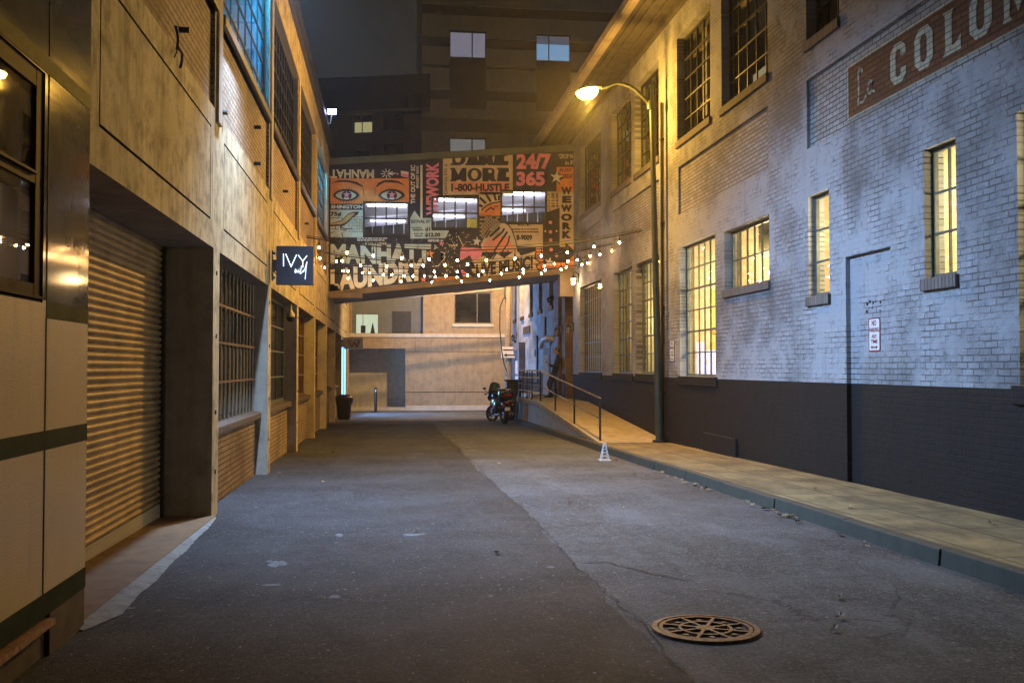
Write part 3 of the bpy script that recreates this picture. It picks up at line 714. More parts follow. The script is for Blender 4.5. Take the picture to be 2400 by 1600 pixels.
m = MB(); m.box(XR - .3, XR - .02, 46.9, 47.3, -.7, 2.8); m.box(XR - .3, XR - .02, 50.6, 51.0, -.7, 2.8); m.box(XR - .32, XR - .02, 46.88, 51.02, 2.45, 2.82); m.box(XR - .18, XR - .02, 47.3, 50.6, -.7, 2.45)
m.build('loading_door', M['grey_door'], bb)
for q in ((48.2, 49.3, 1.3, 1.95), (48.2, 49.2, .9, 1.2)): m = MB(); m.box(XR - .2, XR - .185, *q); m.build('door_notice', M['white_sign'], bb)
m = MB(); m.box(XR - .04, XR - .0, 45.2, 47.4, 3.2, 3.55); m.build('wall_vent', M['black'], bb)
m = MB(); m.tube([(XR + .02, 38.9, 2.75), (XR - .22, 38.9, 2.78), (XR - .34, 39.2, 2.74), (XR - .36, 39.7, 2.6), (XR - .34, 39.95, 2.45)], .11, 10); m.build('vent_pipe', M['white_sign'], bb, smooth=True)
m = MB(); m.tube([(XR - .05, 23.16, -.1), (XR - .05, 23.16, 7.9)], .035, 8)
for z in (1, 3, 5, 7): m.box(XR - .09, XR, 23.1, 23.22, z, z + .04)
m.build('conduit', M['black'], bb)
m = MB(); m.tube([(XR - .06, 42.8, 1.0), (XR - .06, 42.8, 3.0)], .05, 8); m.build('wall_pipe', M['black'], bb)
for q in ((40.1, 40.5, 2.65, 2.85), (43.2, 43.5, 2.1, 2.4), (40.6, 40.72, 2.9, 3.7), (50.3, 50.6, 2.7, 3.0)): m = MB(); m.box(XR - .08, XR, *q); m.build('junction_box', M['black'], bb)
# iron anchor plates in rows
a0 = MB(); a0.box(XR - .022, XR + .01, -.045, .045, -.045, .045); a0.tube([(XR - .04, 0, 0), (XR, 0, 0)], .016, 6)
anch = None
for (y, z) in [(10.5 + 1.37 * i, 4.63 + .01 * math.sin(i * 3)) for i in range(17)] + [(22.9, 6.5), (18.0 + 1.5, 6.35), (29.4, 6.5), (23.2, 7.2), (34.3, 6.6), (34.4, 3.6), (34.45, 2.2), (34.45, 5.0), (36.5, 2.2), (36.5, 3.7), (36.5, 4.9), (24.7, 1.9), (15.6, 4.64 + 2.2)]:
    if anch is None: anch = a0.build('anchor_plate', M['black'], bb); base = anch.matrix_parent_inverse.copy(); o = anch
    else: o = anch.copy(); COL.objects.link(o)
    o.location = (XR, y, z)
# eave: soffit boards, fascia and gutter
m = MB(); m.box(XR - .95, XR + .1, Y0B, 52.5, ZE, ZE + .06); m.build('eave_soffit', M['soffit'], bb)
m = MB()
for x in (XR - .82, XR - .62, XR - .34): m.box(x, x + .035, Y0B, 52.5, ZE - .05, ZE - .002)
m.box(XR - .1, XR - .002, Y0B, 52.5, ZE - .16, ZE - .003); m.build('eave_batten', M['soffit'], bb)
m = MB(); m.box(XR - 1.12, XR - .95, Y0B, 52.4, ZE - .03, ZE + .16); m.box(XR - 1.16, XR - 1.12, Y0B, 52.4, ZE - .0, ZE + .2); m.build('gutter', M['fascia'], bb)
m = MB(); m.face([(XR - 1.1, Y0B, ZE + .2), (14, Y0B, ZE + 1.2), (14, 52.4, ZE + 1.2), (XR - 1.1, 52.4, ZE + .2)]); m.build('roof', M['soffit'], bb)
for (a_, b_) in ((540, 95), (620, 70), (750, 65), (880, 78), (690, 218), (545, 312), (870, 285), (560, 130), (700, 100)):
    q_ = onX(1980 + a_ / 10.45, 700 + b_ / 10.45, XR + .07); m = MB(); m.tube([(XR + .062, q_.y + .6, q_.z), (XR + .0705, q_.y + .6, q_.z)], .012 + .006 * (a_ % 3), 7); m.build('anchor_hole', M['blackmatt'], bb)
# painted wall sign: La COLOM(BE)
sx = XR + .05
m = MB(); m.box(sx - .008, sx + .004, 7.25, ry(13.94), 5.165, 5.88); so = m.build('painted_sign', M['sign_brick'], bb); so['label'] = 'brown painted wall sign with cream lettering'
m = MB()
for q in ((7.25, ry(13.97), 5.135, 5.165), (7.25, ry(13.97), 5.88, 5.91), (ry(13.94), ry(13.972), 5.165, 5.88)): m.box(sx - .010, sx - .001, *q)
def L_(poly, y0, y1, z0, z1):                 # letter polygon 0..1, right on the wall is -Y
    y0, y1 = ry(y0), ry(y1)
    m.prism(poly, (sx - .0125, y0, z0), (0, y1 - y0, 0), (0, 0, z1 - z0), (.004, 0, 0))
Cp = [(.25, 0), (.75, 0), (1, .16), (1, .34), (.68, .34), (.68, .22), (.6, .16), (.42, .16), (.34, .24), (.34, .76), (.42, .84), (.6, .84), (.68, .78), (.68, .64), (1, .64), (1, .84), (.75, 1), (.25, 1), (0, .8), (0, .2)]
zb, zt = 5.27, 5.79
L_(Cp, 12.76, 12.38, zb, zt)
def O_(y0, y1):
    o = [(.26, 0), (.74, 0), (1, .2), (1, .8), (.74, 1), (.26, 1), (0, .8), (0, .2)]; i = [(.42, .17), (.58, .17), (.68, .27), (.68, .73), (.58, .83), (.42, .83), (.32, .73), (.32, .27)]
    for k in range(8):
        j_ = (k + 1) % 8; L_([o[k], o[j_], i[j_], i[k]], y0, y1, zb, zt)
O_(12.17, 11.76)
L_([(0, 0), (1, 0), (1, .34), (.8, .22), (.62, .17), (.5, .17), (.5, .88), (.62, 1), (0, 1), (.12, .88), (.12, .12)], 11.54, 11.18, zb, zt)
O_(11.01, 10.60)
L_([(0, 0), (.3, 0), (.24, .1), (.24, .62), (.5, .1), (.76, .62), (.76, .1), (.7, 0), (1, 0), (.96, .1), (.96, .9), (1, 1), (.74, 1), (.5, .48), (.26, 1), (0, 1), (.06, .9), (.06, .1)], 10.42, 9.88, zb, zt)
lo = MB()
O_s, U_, V_ = (sx - .0125, ry(13.68), 5.27), (0, -.52, 0), (0, 0, .5)
for pts in ([(.3, .86), (.28, .96), (.16, 1), (.08, .9), (.1, .6), (.1, .25), (.04, .02), (.16, .06), (.34, .02), (.5, .14)], [(.84, .44), (.7, .5), (.6, .36), (.62, .2), (.74, .14), (.84, .28), (.86, .44), (.84, .2), (.95, .14)]):
    m.stroke(pts, .075, O_s, U_, V_, (.004, 0, 0))
m.build('lettering', M['sign_letter'], so)

# rooms behind the lit ground floor windows
def room(y0, y1, z0, z1, x1, wallm, back=None, low=None):
    r = MB(); x0 = XR + .262
    r.face([(x0, y0, z0), (x1, y0, z0), (x1, y1, z0), (x0, y1, z0)]); r.build('room_floor', M['room_dark'], bb)
    r = MB(); r.face([(x0, y0, z1), (x1, y0, z1), (x1, y1, z1), (x0, y1, z1)]); r.build('room_ceiling', M['duct'], bb)
    r = MB(); r.face([(x1, y0, z0), (x1, y1, z0), (x1, y1, z1), (x1, y0, z1)])
    r.face([(x0, y0, z0), (x1, y0, z0), (x1, y0, z1), (x0, y0, z1)]); r.face([(x0, y1, z0), (x1, y1, z0), (x1, y1, z1), (x0, y1, z1)]); r.build('room_wall', wallm, bb)
    r = MB(); wall_cells(r, 'X', x0 - .001, y0, y1, z0, z1, [w[:4] for w in win]); r.build('room_wall', wallm, bb)
def wl(x, y, z, e, col=(1, .83, .46), r=.25):
    l = bpy.data.lights.new('room_light', 'POINT'); l.energy = e; l.color = col; l.shadow_soft_size = r
    o = bpy.data.objects.new('room_light', l); COL.objects.link(o); o.location = (x, y - .6, z)
room(7.0, 12.6, .9, 4.55, 9.2, M['room_brick']); wl(7.9, 9.3, 3.6, 260); wl(7.5, 11.6, 3.6, 200)
room(12.62, 16.3, .9, 4.55, 8.6, M['room_brick']); wl(7.6, 14.4, 3.6, 330)
room(16.32, 23.2, .9, 4.75, 11.0, M['room_cream']); wl(8.6, 18.4, 3.7, 600); wl(8.4, 21.2, 3.0, 520)
room(23.22, 29.2, .9, 4.75, 10.0, M['room_cream']); wl(8.2, 25.4, 3.8, 170); wl(8.2, 28.0, 3.0, 150)
room(29.22, 34.4, .9, 4.75, 9.0, M['ceil']); wl(8.2, 32.2, 2.2, 26)
m = MB(); m.box(7.6, 10.91, 23.12, 23.19, .92, 3.45); m.build('orange_wainscot', M['room_orange'], bb); m = MB(); m.box(10.92, 10.99, 16.34, 23.1, .92, 3.35); m.build('orange_wainscot', M['room_orange'], bb)
for q in ((6.95, 7.3, 19.3, 19.75, .92, 4.74), (6.95, 7.35, 22.4, 22.8, .92, 4.74), (7.0, 7.35, 28.55, 28.95, .92, 4.74)): m = MB(); m.box(*q); m.build('brick_pier', M['room_brick'], bb)
m = MB(); m.tube([(8.2, 16.4, 4.3), (8.2, 23.0, 4.3)], .28, 12); m.build('ceiling_duct', M['duct'], bb, smooth=True)
for y in (18.6, 20.6): m = MB(); m.box(7.2, 10.5, y, y + .15, 4.45, 4.73); m.build('ceiling_beam', M['duct'], bb)
m = MB(); m.box(8.6, 8.64, 22.0, 22.9, 1.55, 2.15); m.build('room_screen', emit('blue menu screen', (.45, .55, 1.0), 3.5), bb)
m = MB(); m.box(7.7, 9.6, 21.6, 22.2, .92, 1.5); m.build('counter', M['wood_door'], bb)
for q in ((7.5, 8.5, 27.6, 27.7, 1.0, 3.2), (7.8, 8.9, 24.9, 25.0, .95, 2.1), (7.3, 7.5, 26.6, 26.9, 1.0, 3.8)): m = MB(); m.box(*q); m.build('room_cupboard', M['black'], bb)
M['pendant'] = emit('pendant lamp glow', (1, .86, .6), 30)
for (x, y, z) in ((8.0, 20.4, 3.6), (8.6, 21.2, 3.65), (7.7, 21.4, 3.25), (8.3, 22.3, 3.2), (9.0, 22.2, 3.2), (7.9, 18.9, 3.35), (8.6, 19.6, 3.35), (8.3, 19.9, 3.25), (9.2, 20.5, 3.4), (7.6, 25.2, 3.6), (8, 27.2, 3.1), (8.8, 20.2, 3.3)):
    m = MB(); m.ball((x, y, z), .055, 8); m.build('pendant_lamp', M['pendant'], bb)
M['marker'] = plain('window marker lettering', (.04, .035, .03), .6)
m = MB()
m.text('GSH', (XR + .182, 20.25, 2.28), (0, -.42, 0), (0, 0, .16), .01)
m.build('glass_lettering', M['marker'], bb)
# dark upper rooms with something left on
room(13.9, 23.2, 6.4, 9.6, 9.5, M['room_dark']); room(23.3, 34.3, 6.4, 9.6, 9.5, M['room_dark'])
M['nb'] = emit('far lit noticeboard', (.9, .75, .45), .35)
for q in ((7.6, 7.65, 19.5, 20.3, 7.3, 7.75), (7.9, 8.3, 20.6, 20.64, 7.4, 7.9)): m = MB(); m.box(*q); m.build('lit_noticeboard', M['nb'], bb)
m = MB(); m.box(7.3, 7.34, 17.0, 17.5, 7.0, 7.2); m.ball((7.3, 17.9, 6.95), .05, 8); m.build('desk_lamp', emit('desk lamp glow', (1, .72, .35), 1.6), bb)
M['slat'] = plain('grey slat blind', (.2, .19, .16), .6)
for q in ((20.2, 20.55, 7.2, 9.2), (20.9, 21.25, 7.2, 9.2), (21.5, 21.85, 7.2, 9.2), (17.2, 18.8, 8, 9.4)): m = MB(); m.box(7.0, 7.03, *q); m.build('upper_blind', M['slat'], bb)
# ------------------------------------------------------------------ covered bridge with the painted mural
YB = 34.0; BD = 4.0
fb = thing('covered_bridge', 'enclosed footbridge across the alley with a collage mural and three lit windows', 'bridge', (2.2, YB + 2, 4.5))
def Bp(px, py, off=0.0):
    p = onY(px, py, YB); return Vector((p.x, YB - off, p.z))
TL, TR = (772, 388), (1352, 354); BL, BR = (772, 685), (1352, 628)
x0b, x1b = XL, XR
def lin(a, b, px): return a[1] + (b[1] - a[1]) * (px - a[0]) / (b[0] - a[0])
def zt_b(x): a, b = Bp(*TL), Bp(*TR); return a.z + (b.z - a.z) * (x - a.x) / (b.x - a.x)
def zb_b(x): a, b = Bp(*BL), Bp(*BR); return a.z + (b.z - a.z) * (x - a.x) / (b.x - a.x)
BW = []                                        # windows in world (x0, x1, z0, z1)
for (a, b, c, d) in ((851, 472, 959, 552), (1011, 460, 1122, 538), (1173, 445, 1281, 525)):
    p, q = Bp(a, b), Bp(c, d); BW.append((p.x, q.x, q.z, p.z))
c_navy = (.016, .017, .034); M['mural_navy'] = plain('mural navy paint', c_navy, .65, 0, .3, 2)
for nm, col in (('cream', (.72, .69, .55)), ('green', (.52, .60, .52)), ('orange', (.78, .27, .07)), ('pink', (.80, .25, .34)), ('dark', (.022, .020, .024)), ('beige', (.62, .50, .30)), ('tan', (.5, .33, .13)), ('brown', (.045, .036, .032)), ('white', (.78, .77, .70)), ('lilac', (.72, .34, .58)), ('coral', (.78, .30, .17))):
    M['mural_' + nm] = plain('mural %s paint' % nm, col, .65, 0, .16, 3)
m = MB(); us = sorted({x0b, x1b} | {w[0] for w in BW} | {w[1] for w in BW})
for a, b in zip(us[:-1], us[1:]):
    w = [w for w in BW if w[0] - 1e-6 <= a and b <= w[1] + 1e-6]
    P = lambda x, z: (x, YB, z)
    if w:
        w = w[0]; m.face([P(a, zb_b(a)), P(b, zb_b(b)), P(b, w[2]), P(a, w[2])]); m.face([P(a, w[3]), P(b, w[3]), P(b, zt_b(b)), P(a, zt_b(a))])
    else: m.face([P(a, zb_b(a)), P(b, zb_b(b)), P(b, zt_b(b)), P(a, zt_b(a))])
m.build('mural_wall', M['mural_navy'], fb)
def slope_box(mb, xa, xb, y0, y1, f, d0, d1):
    mb.hexa([(xa, y0, f(xa) + d0), (xb, y0, f(xb) + d0), (xb, y1, f(xb) + d0), (xa, y1, f(xa) + d0), (xa, y0, f(xa) + d1), (xb, y0, f(xb) + d1), (xb, y1, f(xb) + d1), (xa, y1, f(xa) + d1)])
m = MB(); slope_box(m, x0b, x1b, YB - .12, YB + BD, zt_b, 0.0, .22); m.build('roof_fascia', M['bridge_green'], fb)
m = MB(); slope_box(m, x0b, x1b, YB - .06, YB + .10, zb_b, -.16, 0.0); slope_box(m, x0b, x1b, YB - .10, YB - .06, zb_b, -.03, .02); slope_box(m, x0b, x1b, YB - .10, YB - .06, zb_b, -.16, -.13)
slope_box(m, x0b, x1b, YB + BD - .1, YB + BD + .06, zb_b, -.14, 0); m.build('steel_beam', M['bridge_beam'], fb)
m = MB(); slope_box(m, x0b, x1b, YB + .101, YB + BD - .101, zb_b, -.12, -.02); m.build('floor', M['bridge_beam'], fb)
m = MB(); m.box(XL, XL + 1.15, YB - .5, YB - .11, zb_b(XL) - .22, zb_b(XL) - .06); m.box(XR - .5, XR, YB - .08, YB + .4, zb_b(XR) - 1.0, zb_b(XR) - .16); m.build('bearing_bracket', M['bridge_beam'], fb)
zc = lambda x: zt_b(x) - 1.18
zc = lambda x: BW[0][3] + .02 + (BW[2][3] - BW[0][3]) / (BW[2][0] - BW[0][0]) * (x - BW[0][1]) + .12
m = MB(); slope_box(m, x0b, x1b, YB + .02, YB + BD - .15, zc, 0, .05); m.build('corridor_ceiling', M['ceil'], fb)
m = MB(); slope_box(m, x0b, x1b, YB + BD - .14, YB + BD - .05, zb_b, 0, zt_b(0) - zb_b(0)); m.build('back_wall', M['room_dark'], fb)
m = MB(); slope_box(m, x0b, x1b, YB + BD - .20, YB + BD - .145, zc, -.32, 0); m.build('corridor_header', plain('corridor grey band', (.3, .3, .34), .6), fb)
m = MB()
for i in range(22):
    x = x0b + .2 + i * .4; zz_ = zc(x); m.box(x, x + .03, YB + BD - .19, YB + BD - .15, zz_ - 1.35, zz_ - .32)
slope_box(m, x0b, x1b, YB + BD - .195, YB + BD - .16, zc, -.9, -.88); slope_box(m, x0b, x1b, YB + 2.2, YB + 2.24, zc, -1.06, -1.0); m.build('back_window_bars', plain('corridor rail', (.35, .35, .38), .4, .4), fb)
tube_m = emit('fluorescent tube', (.86, .86, 1.0), 16); tube2 = emit('fluorescent tube reflection', (.82, .84, 1.0), 7)
for (a, b, y_) in ((862, 950, 480), (1023, 1108, 467), (1182, 1268, 453)):
    p, q = onY(a, y_, YB + .55), onY(b, y_, YB + .55)
    t = MB(); t.box(p.x, q.x, YB + .5, YB + .60, p.z - .05, p.z + .04); t.build('ceiling_tube_lamp', tube_m, fb)
for (a, b, y_) in ((868, 949, 517), (1015, 1088, 506), (1174, 1231, 492)):  # glowing bars stand for the front tubes' reflection in the back glass
    p, q = onY(a, y_, YB + BD - .3), onY(b, y_, YB + BD - .3)
    t = MB(); t.box(p.x, q.x, YB + BD - .33, YB + BD - .27, p.z - .035, p.z + .03); t.build('tube_reflection', tube2, fb)
m = MB(); q = onY(1095, 540, YB + 1.2); m.box(q.x, q.x + .5, YB + 1.2, YB + 1.24, q.z - .3, q.z + .42); m.build('yellow_locker', plain('yellow locker', (.6, .42, .04), .5), fb)
for w in BW:
    f = sash(fb, 'Y', YB - .03, 1, w, 4, [w[2] + (w[3] - w[2]) * .5], M['dark_frame'], M['glass'], .06, .045, .08)

# --- mural: flat paint, drawn in the plane of the wall
lay = {}
OFF = {0: .004, 1: .008, 2: .012, 3: .016, 4: .020}
def mclip(poly):                               # keep paint on the wall, below fascia and above beam
    for sgn, A, B_ in ((1, TL, TR), (-1, BL, BR)):
        out = []; n = len(poly)
        f = lambda p: sgn * (p[1] - lin(A, B_, p[0])) - .5
        for i in range(n):
            p, q = poly[i], poly[(i + 1) % n]; a, b = f(p), f(q)
            if a >= 0: out.append(p)
            if (a >= 0) != (b >= 0): t = a / (a - b); out.append((p[0] + (q[0] - p[0]) * t, p[1] + (q[1] - p[1]) * t))
        poly = out
        if len(poly) < 3: return []
    return [(min(max(p[0], 774.5), 1351), p[1]) for p in poly]
def mp(poly, col, l=1):
    poly = mclip(poly)
    if len(poly) > 2: lay.setdefault((col, l), MB()).face([Bp(p[0], p[1], OFF[l]) for p in poly])
def A1(x, y): return (740 + x / 4.356, 340 + y / 4.356)
def A2(x, y): return (1030 + x / 4.356, 340 + y / 4.356)
def poly1(pts, c, l=1): mp([A1(*p) for p in pts], c, l)
def poly2(pts, c, l=1): mp([A2(*p) for p in pts], c, l)
def rect1(x0, x1, y0, y1, c, l=1): poly1([(x0, y0), (x1, y0), (x1, y1), (x0, y1)], c, l)
def rect2(x0, x1, y0, y1, c, l=1): poly2([(x0, y0), (x1, y0), (x1, y1), (x0, y1)], c, l)
def mtext(txt, O, U, V, c, l=2, bold=.03):     # O bottom-left, U along, V up, in photo pixels
    vs, fs = text_shape(txt, bold)
    for f in fs: mp([(O[0] + U[0] * vs[i][0] + V[0] * vs[i][1], O[1] + U[1] * vs[i][0] + V[1] * vs[i][1]) for i in f], c, l)
def tbox(A, txt, x0, x1, y0, y1, c, l=2, bold=.03, rot=0):
    a = {0: (A(x0, y1), A(x1, y1), A(x0, y0)), 90: (A(x1, y1), A(x1, y0), A(x0, y1)), 180: (A(x1, y0), A(x0, y0), A(x1, y1)), 270: (A(x0, y0), A(x0, y1), A(x1, y0))}[rot]
    O = a[0]; mtext(txt, O, (a[1][0] - O[0], a[1][1] - O[1]), (a[2][0] - O[0], a[2][1] - O[1]), c, l, bold)
def mline(A, pts, w, c, l=2):
    pts = [A(*p) for p in pts]; w /= 4.356
    for p, q in zip(pts[:-1], pts[1:]):
        d = Vector((q[0] - p[0], q[1] - p[1]))
        if d.length < 1e-6: continue
        d.normalize(); n = (-d.y * w / 2, d.x * w / 2); e = (d.x * w * .3, d.y * w * .3)
        mp([(p[0] - e[0] + n[0], p[1] - e[1] + n[1]), (p[0] - e[0] - n[0], p[1] - e[1] - n[1]), (q[0] + e[0] - n[0], q[1] + e[1] - n[1]), (q[0] + e[0] + n[0], q[1] + e[1] + n[1])], c, l)
def mstar(A, x, y, r, c, l=2, rot=0, k=.4):
    v = []
    for i in range(10):
        a = -math.pi / 2 + rot + i * math.pi / 5; q = r if i % 2 == 0 else r * k; v.append((x + q * math.cos(a), y + q * math.sin(a)))
    for i in range(10): mp([A(x, y), A(*v[i]), A(*v[(i + 1) % 10])], c, l)
def mell(A, x, y, a, b, c, l=2, n=20, pw=1.0):
    v = []
    for i in range(n):
        t = 2 * math.pi * i / n; cs, sn = math.cos(t), math.sin(t); v.append(A(x + a * cs, y + b * math.copysign(abs(sn) ** pw, sn)))
    mp(v, c, l)
def serif(A, ch, x0, x1, y0, y1, c, l=2):      # fat slab letters
    S = {'M': [[(0, 0), (.32, 0), (.32, .12), (.25, .12), (.25, .58), (.44, .1), (.56, .1), (.75, .58), (.75, .12), (.68, .12), (.68, 0), (1, 0), (1, .12), (.93, .12), (.93, .88), (1, .88), (1, 1), (.72, 1), (.5, .5), (.28, 1), (0, 1), (0, .88), (.07, .88), (.07, .12), (0, .12)]],
         'E': [[(0, 0), (.95, 0), (1, .32), (.88, .32), (.74, .14), (.46, .14), (.46, .43), (.62, .43), (.62, .33), (.72, .33), (.72, .67), (.62, .67), (.62, .57), (.46, .57), (.46, .86), (.72, .86), (.84, .7), (.94, .7), (.92, 1), (0, 1), (0, .87), (.13, .87), (.13, .13), (0, .13)]],
         'R': [[(0, 0), (.47, 0), (.47, .13), (.40, .13), (.40, .42), (.48, .42), (.66, .0), (1.04, 0), (1.04, .12), (.94, .12), (.76, .47), (.88, .56), (.93, .74), (.86, .92), (.66, 1), (0, 1), (0, .87), (.13, .87), (.13, .13), (0, .13)]],
         'K': [[(0, 0), (.52, 0), (.52, .13), (.43, .13), (.43, .4), (.66, .13), (.58, .13), (.58, 0), (1, 0), (1, .13), (.92, .13), (.62, .58), (.84, .87), (.95, .87), (.95, 1), (.6, 1), (.6, .87), (.43, .62), (.43, .87), (.52, .87), (.52, 1), (0, 1), (0, .87), (.12, .87), (.12, .13), (0, .13)]],
         'W': [[(.22, 0), (.36, 0), (.5, .5), (.64, 0), (.78, 0), (.94, .87), (1, .87), (1, 1), (.68, 1), (.68, .87), (.78, .87), (.7, .4), (.58, .87), (.58, 1), (.36, 1), (.36, .87), (.42, .87), (.3, .4), (.24, .87), (.34, .87), (.34, 1), (0, 1), (0, .87), (.06, .87)]],
         'A': [[(0, 0), (.36, 0), (.36, .13), (.28, .13), (.33, .26), (.58, .26), (.62, .13), (.54, .13), (.54, 0), (1, 0), (1, .13), (.93, .13), (.62, 1), (.38, 1), (.08, .13), (0, .13)]],
         'D': [[(0, 0), (.6, 0), (.86, .1), (1, .34), (1, .66), (.86, .9), (.6, 1), (0, 1), (0, .87), (.12, .87), (.12, .13), (0, .13)]],
         'O': [[(.5 + .5 * math.cos(t * math.pi / 10), .5 + .5 * math.sin(t * math.pi / 10)) for t in range(20)]]}
    for p in S[ch]:
        bm = bmesh.new(); f = bm.faces.new([bm.verts.new((q[0], q[1], 0)) for q in p]); r_ = bmesh.ops.triangulate(bm, faces=[f])
        for t in r_['faces']: mp([A(x0 + (x1 - x0) * v.co.x, y1 + (y0 - y1) * v.co.y) for v in t.verts], c, l)
        bm.free()
def hole(A, x, y, a, b, c, l=3): mell(A, x, y, a, b, c, l, 14)
# row 1
tbox(A1, 'MANHAT', 150, 595, 250, 340, 'cream', 1, .04, 180)
for i in range(9):
    a = i * math.pi * 2 / 9 + .3; mline(A1, [(728 + 22 * math.cos(a), 292 + 18 * math.sin(a)), (728 + 62 * math.cos(a), 292 + 48 * math.sin(a))], 8, 'white', 1)
mline(A1, [(735, 292), (830, 290)], 9, 'white', 1); mell(A1, 842, 292, 30, 40, 'dark', 1); mell(A1, 836, 296, 10, 10, 'pink', 2)
poly1([(868, 262), (948, 275), (948, 335), (870, 318)], 'cream', 1); poly1([(872, 290), (948, 300), (948, 330), (872, 318)], 'pink', 2)
rect1(148, 953, 342, 600, 'orange', 1)
for pts in ([(152, 388), (240, 360), (320, 360), (320, 378), (240, 378)], [(320, 360), (420, 378), (478, 415), (478, 428), (400, 396), (320, 378)], [(612, 428), (640, 385), (700, 360), (705, 380), (650, 410), (630, 428)], [(700, 360), (770, 356), (850, 370), (912, 412), (890, 408), (840, 388), (705, 380)]): poly1(pts, 'dark', 2)
mline(A1, [(480, 430), (487, 480), (494, 525)], 5, 'dark', 2); mline(A1, [(610, 440), (606, 490), (602, 520)], 4, 'dark', 2)
for (cx_, s_) in ((312, 1), (775, -1)):
    mell(A1, cx_, 512, 132, 62, 'dark', 2, 26, 1.25); mell(A1, cx_ - 4, 514, 106, 44, 'green', 3, 26, 1.35); mell(A1, cx_ + 3, 516, 52, 47, 'dark', 4, 20)
    for i in range(15):
        t = math.pi * (i + .5) / 15; x, y = cx_ + 130 * math.cos(t), 512 + 62 * math.sin(t) ** 1.2
        mline(A1, [(x, y), (x + 14 * math.cos(t), y + 22 * math.sin(t))], 4, 'dark', 2); y = 512 - 64 * math.sin(t) ** 1.2; mline(A1, [(x, y + 4), (x + 10 * math.cos(t), y - 10 * math.sin(t))], 4, 'dark', 2)
lay_star = []
OFF[5] = .024; OFF[6] = .028
for cx_ in (315, 778): mstar(A1, cx_, 508, 42, 'lilac', 5); mell(A1, cx_, 548, 30, 9, 'white', 5, 12)
rect1(148, 482, 600, 660, 'dark', 1); tbox(A1, 'SHINGTON', 156, 482, 612, 650, 'white', 2, .035)
rect1(148, 482, 662, 942, 'green', 1); tbox(A1, '75¢', 148, 262, 682, 735, 'dark', 2, .05)
poly1([(148, 800), (260, 770), (330, 700), (390, 682), (444, 682), (430, 708), (375, 745), (320, 800), (285, 825), (148, 832)], 'dark', 2)
poly1([(150, 805), (262, 778), (335, 708), (385, 694), (404, 700), (360, 742), (305, 792), (268, 808), (150, 816)], 'tan', 3)
mline(A1, [(265, 800), (262, 840), (300, 858), (370, 852)], 9, 'dark', 2); mline(A1, [(200, 830), (200, 880), (150, 900)], 7, 'dark', 2); mline(A1, [(150, 745), (270, 745), (275, 765)], 5, 'dark', 2)
mstar(A1, 240, 885, 84, 'dark', 2, .1); mstar(A1, 236, 888, 72, 'green', 3, .1)
for i in range(11):
    y = 735 + i * 15
    for x in range(336, 468, 26): mline(A1, [(x + rng.uniform(-3, 3), y), (x + rng.uniform(9, 20), y)], 5, 'dark', 2)
tbox(A1, 'THE OUT OF SC', 970, 1016, 205, 600, 'white', 1, .035, 90); tbox(A1, 'BIGGEST GOO', 1026, 1051, 215, 440, 'white', 1, .03, 90)
rect1(1068, 1090, 205, 745, 'cream', 1)
tbox(A1, 'WEWORK', 1125, 1258, 180, 715, 'pink', 1, .05, 90)
poly1([(966, 745), (1008, 668), (1064, 745)], 'green', 1); rect1(966, 1182, 745, 955, 'green', 1); poly1([(1182, 872), (1360, 872), (1342, 950), (1182, 955)], 'green', 1)
tbox(A1, 'ESTIVAL ST', 975, 1170, 765, 798, 'dark', 2, .04); tbox(A1, 'ADVANCE', 968, 1082, 838, 853, 'dark', 2, .05); tbox(A1, 'MISSION', 990, 1096, 858, 876, 'dark', 2, .05); tbox(A1, '$1', 1118, 1168, 840, 882, 'dark', 2, .05)
tbox(A1, 'DAY OF', 1004, 1096, 897, 915, 'dark', 2, .05); tbox(A1, 'SHOW', 1012, 1088, 920, 938, 'dark', 2, .05); tbox(A1, '$12.00', 1115, 1272, 895, 940, 'dark', 2, .05)
# upper right
poly2([(35, 100), (748, 60), (748, 500), (35, 512)], 'beige', 1)
tbox(A2, 'CAPITOL STS. S.', 50, 80, 190, 505, 'dark', 2, .02, 90)
for ch, a, b in (('D', 112, 265), ('A', 262, 420), ('R', 400, 560), ('E', 550, 706)): serif(A2, ch, a, b, 70, 208, 'dark', 2)
for ch, a, b in (('M', 110, 275), ('O', 285, 432), ('R', 438, 574), ('E', 586, 716)): serif(A2, ch, a, b, 235, 372, 'dark', 2)
hole(A2, 358, 303, 34, 46, 'beige'); hole(A2, 516, 270, 20, 18, 'beige'); hole(A2, 190, 140, 30, 42, 'beige'); hole(A2, 482, 105, 20, 18, 'beige')
rect2(118, 716, 380, 482, 'coral', 2); tbox(A2, '1-800-HUSTLE', 120, 712, 394, 474, 'dark', 3, .045)
tbox(A2, '24/7', 785, 1142, 88, 250, 'pink', 1, .05); tbox(A2, '365', 785, 1076, 268, 418, 'pink', 1, .05)
tbox(A2, '“DROP IN', 1214, 1362, 92, 140, 'cream', 1, .01); tbox(A2, 'in FL', 1285, 1388, 160, 204, 'cream', 1, .01)
rect2(1195, 1396, 225, 482, 'orange', 1); tbox(A2, 'IN ANY', 1228, 1352, 236, 277, 'dark', 2, .03); tbox(A2, 'FLORIDA”', 1222, 1362, 294, 342, 'dark', 2, .03)
mstar(A2, 1203, 342, 76, 'dark', 2, .25); mstar(A2, 1195, 330, 70, 'cream', 3, .1)
rect2(1100, 1226, 475, 700, 'beige', 1); tbox(A2, '$12.00', 1142, 1178, 490, 640, 'dark', 2, .03, 90); tbox(A2, '$14.00', 1186, 1216, 490, 640, 'dark', 2, .03, 90)
for i in range(6): mline(A2, [(1108 + (i % 2) * 12, 500 + i * 30), (1128, 512 + i * 30)], 7, 'dark', 2)
rect2(1226, 1374, 480, 1036, 'beige', 1)
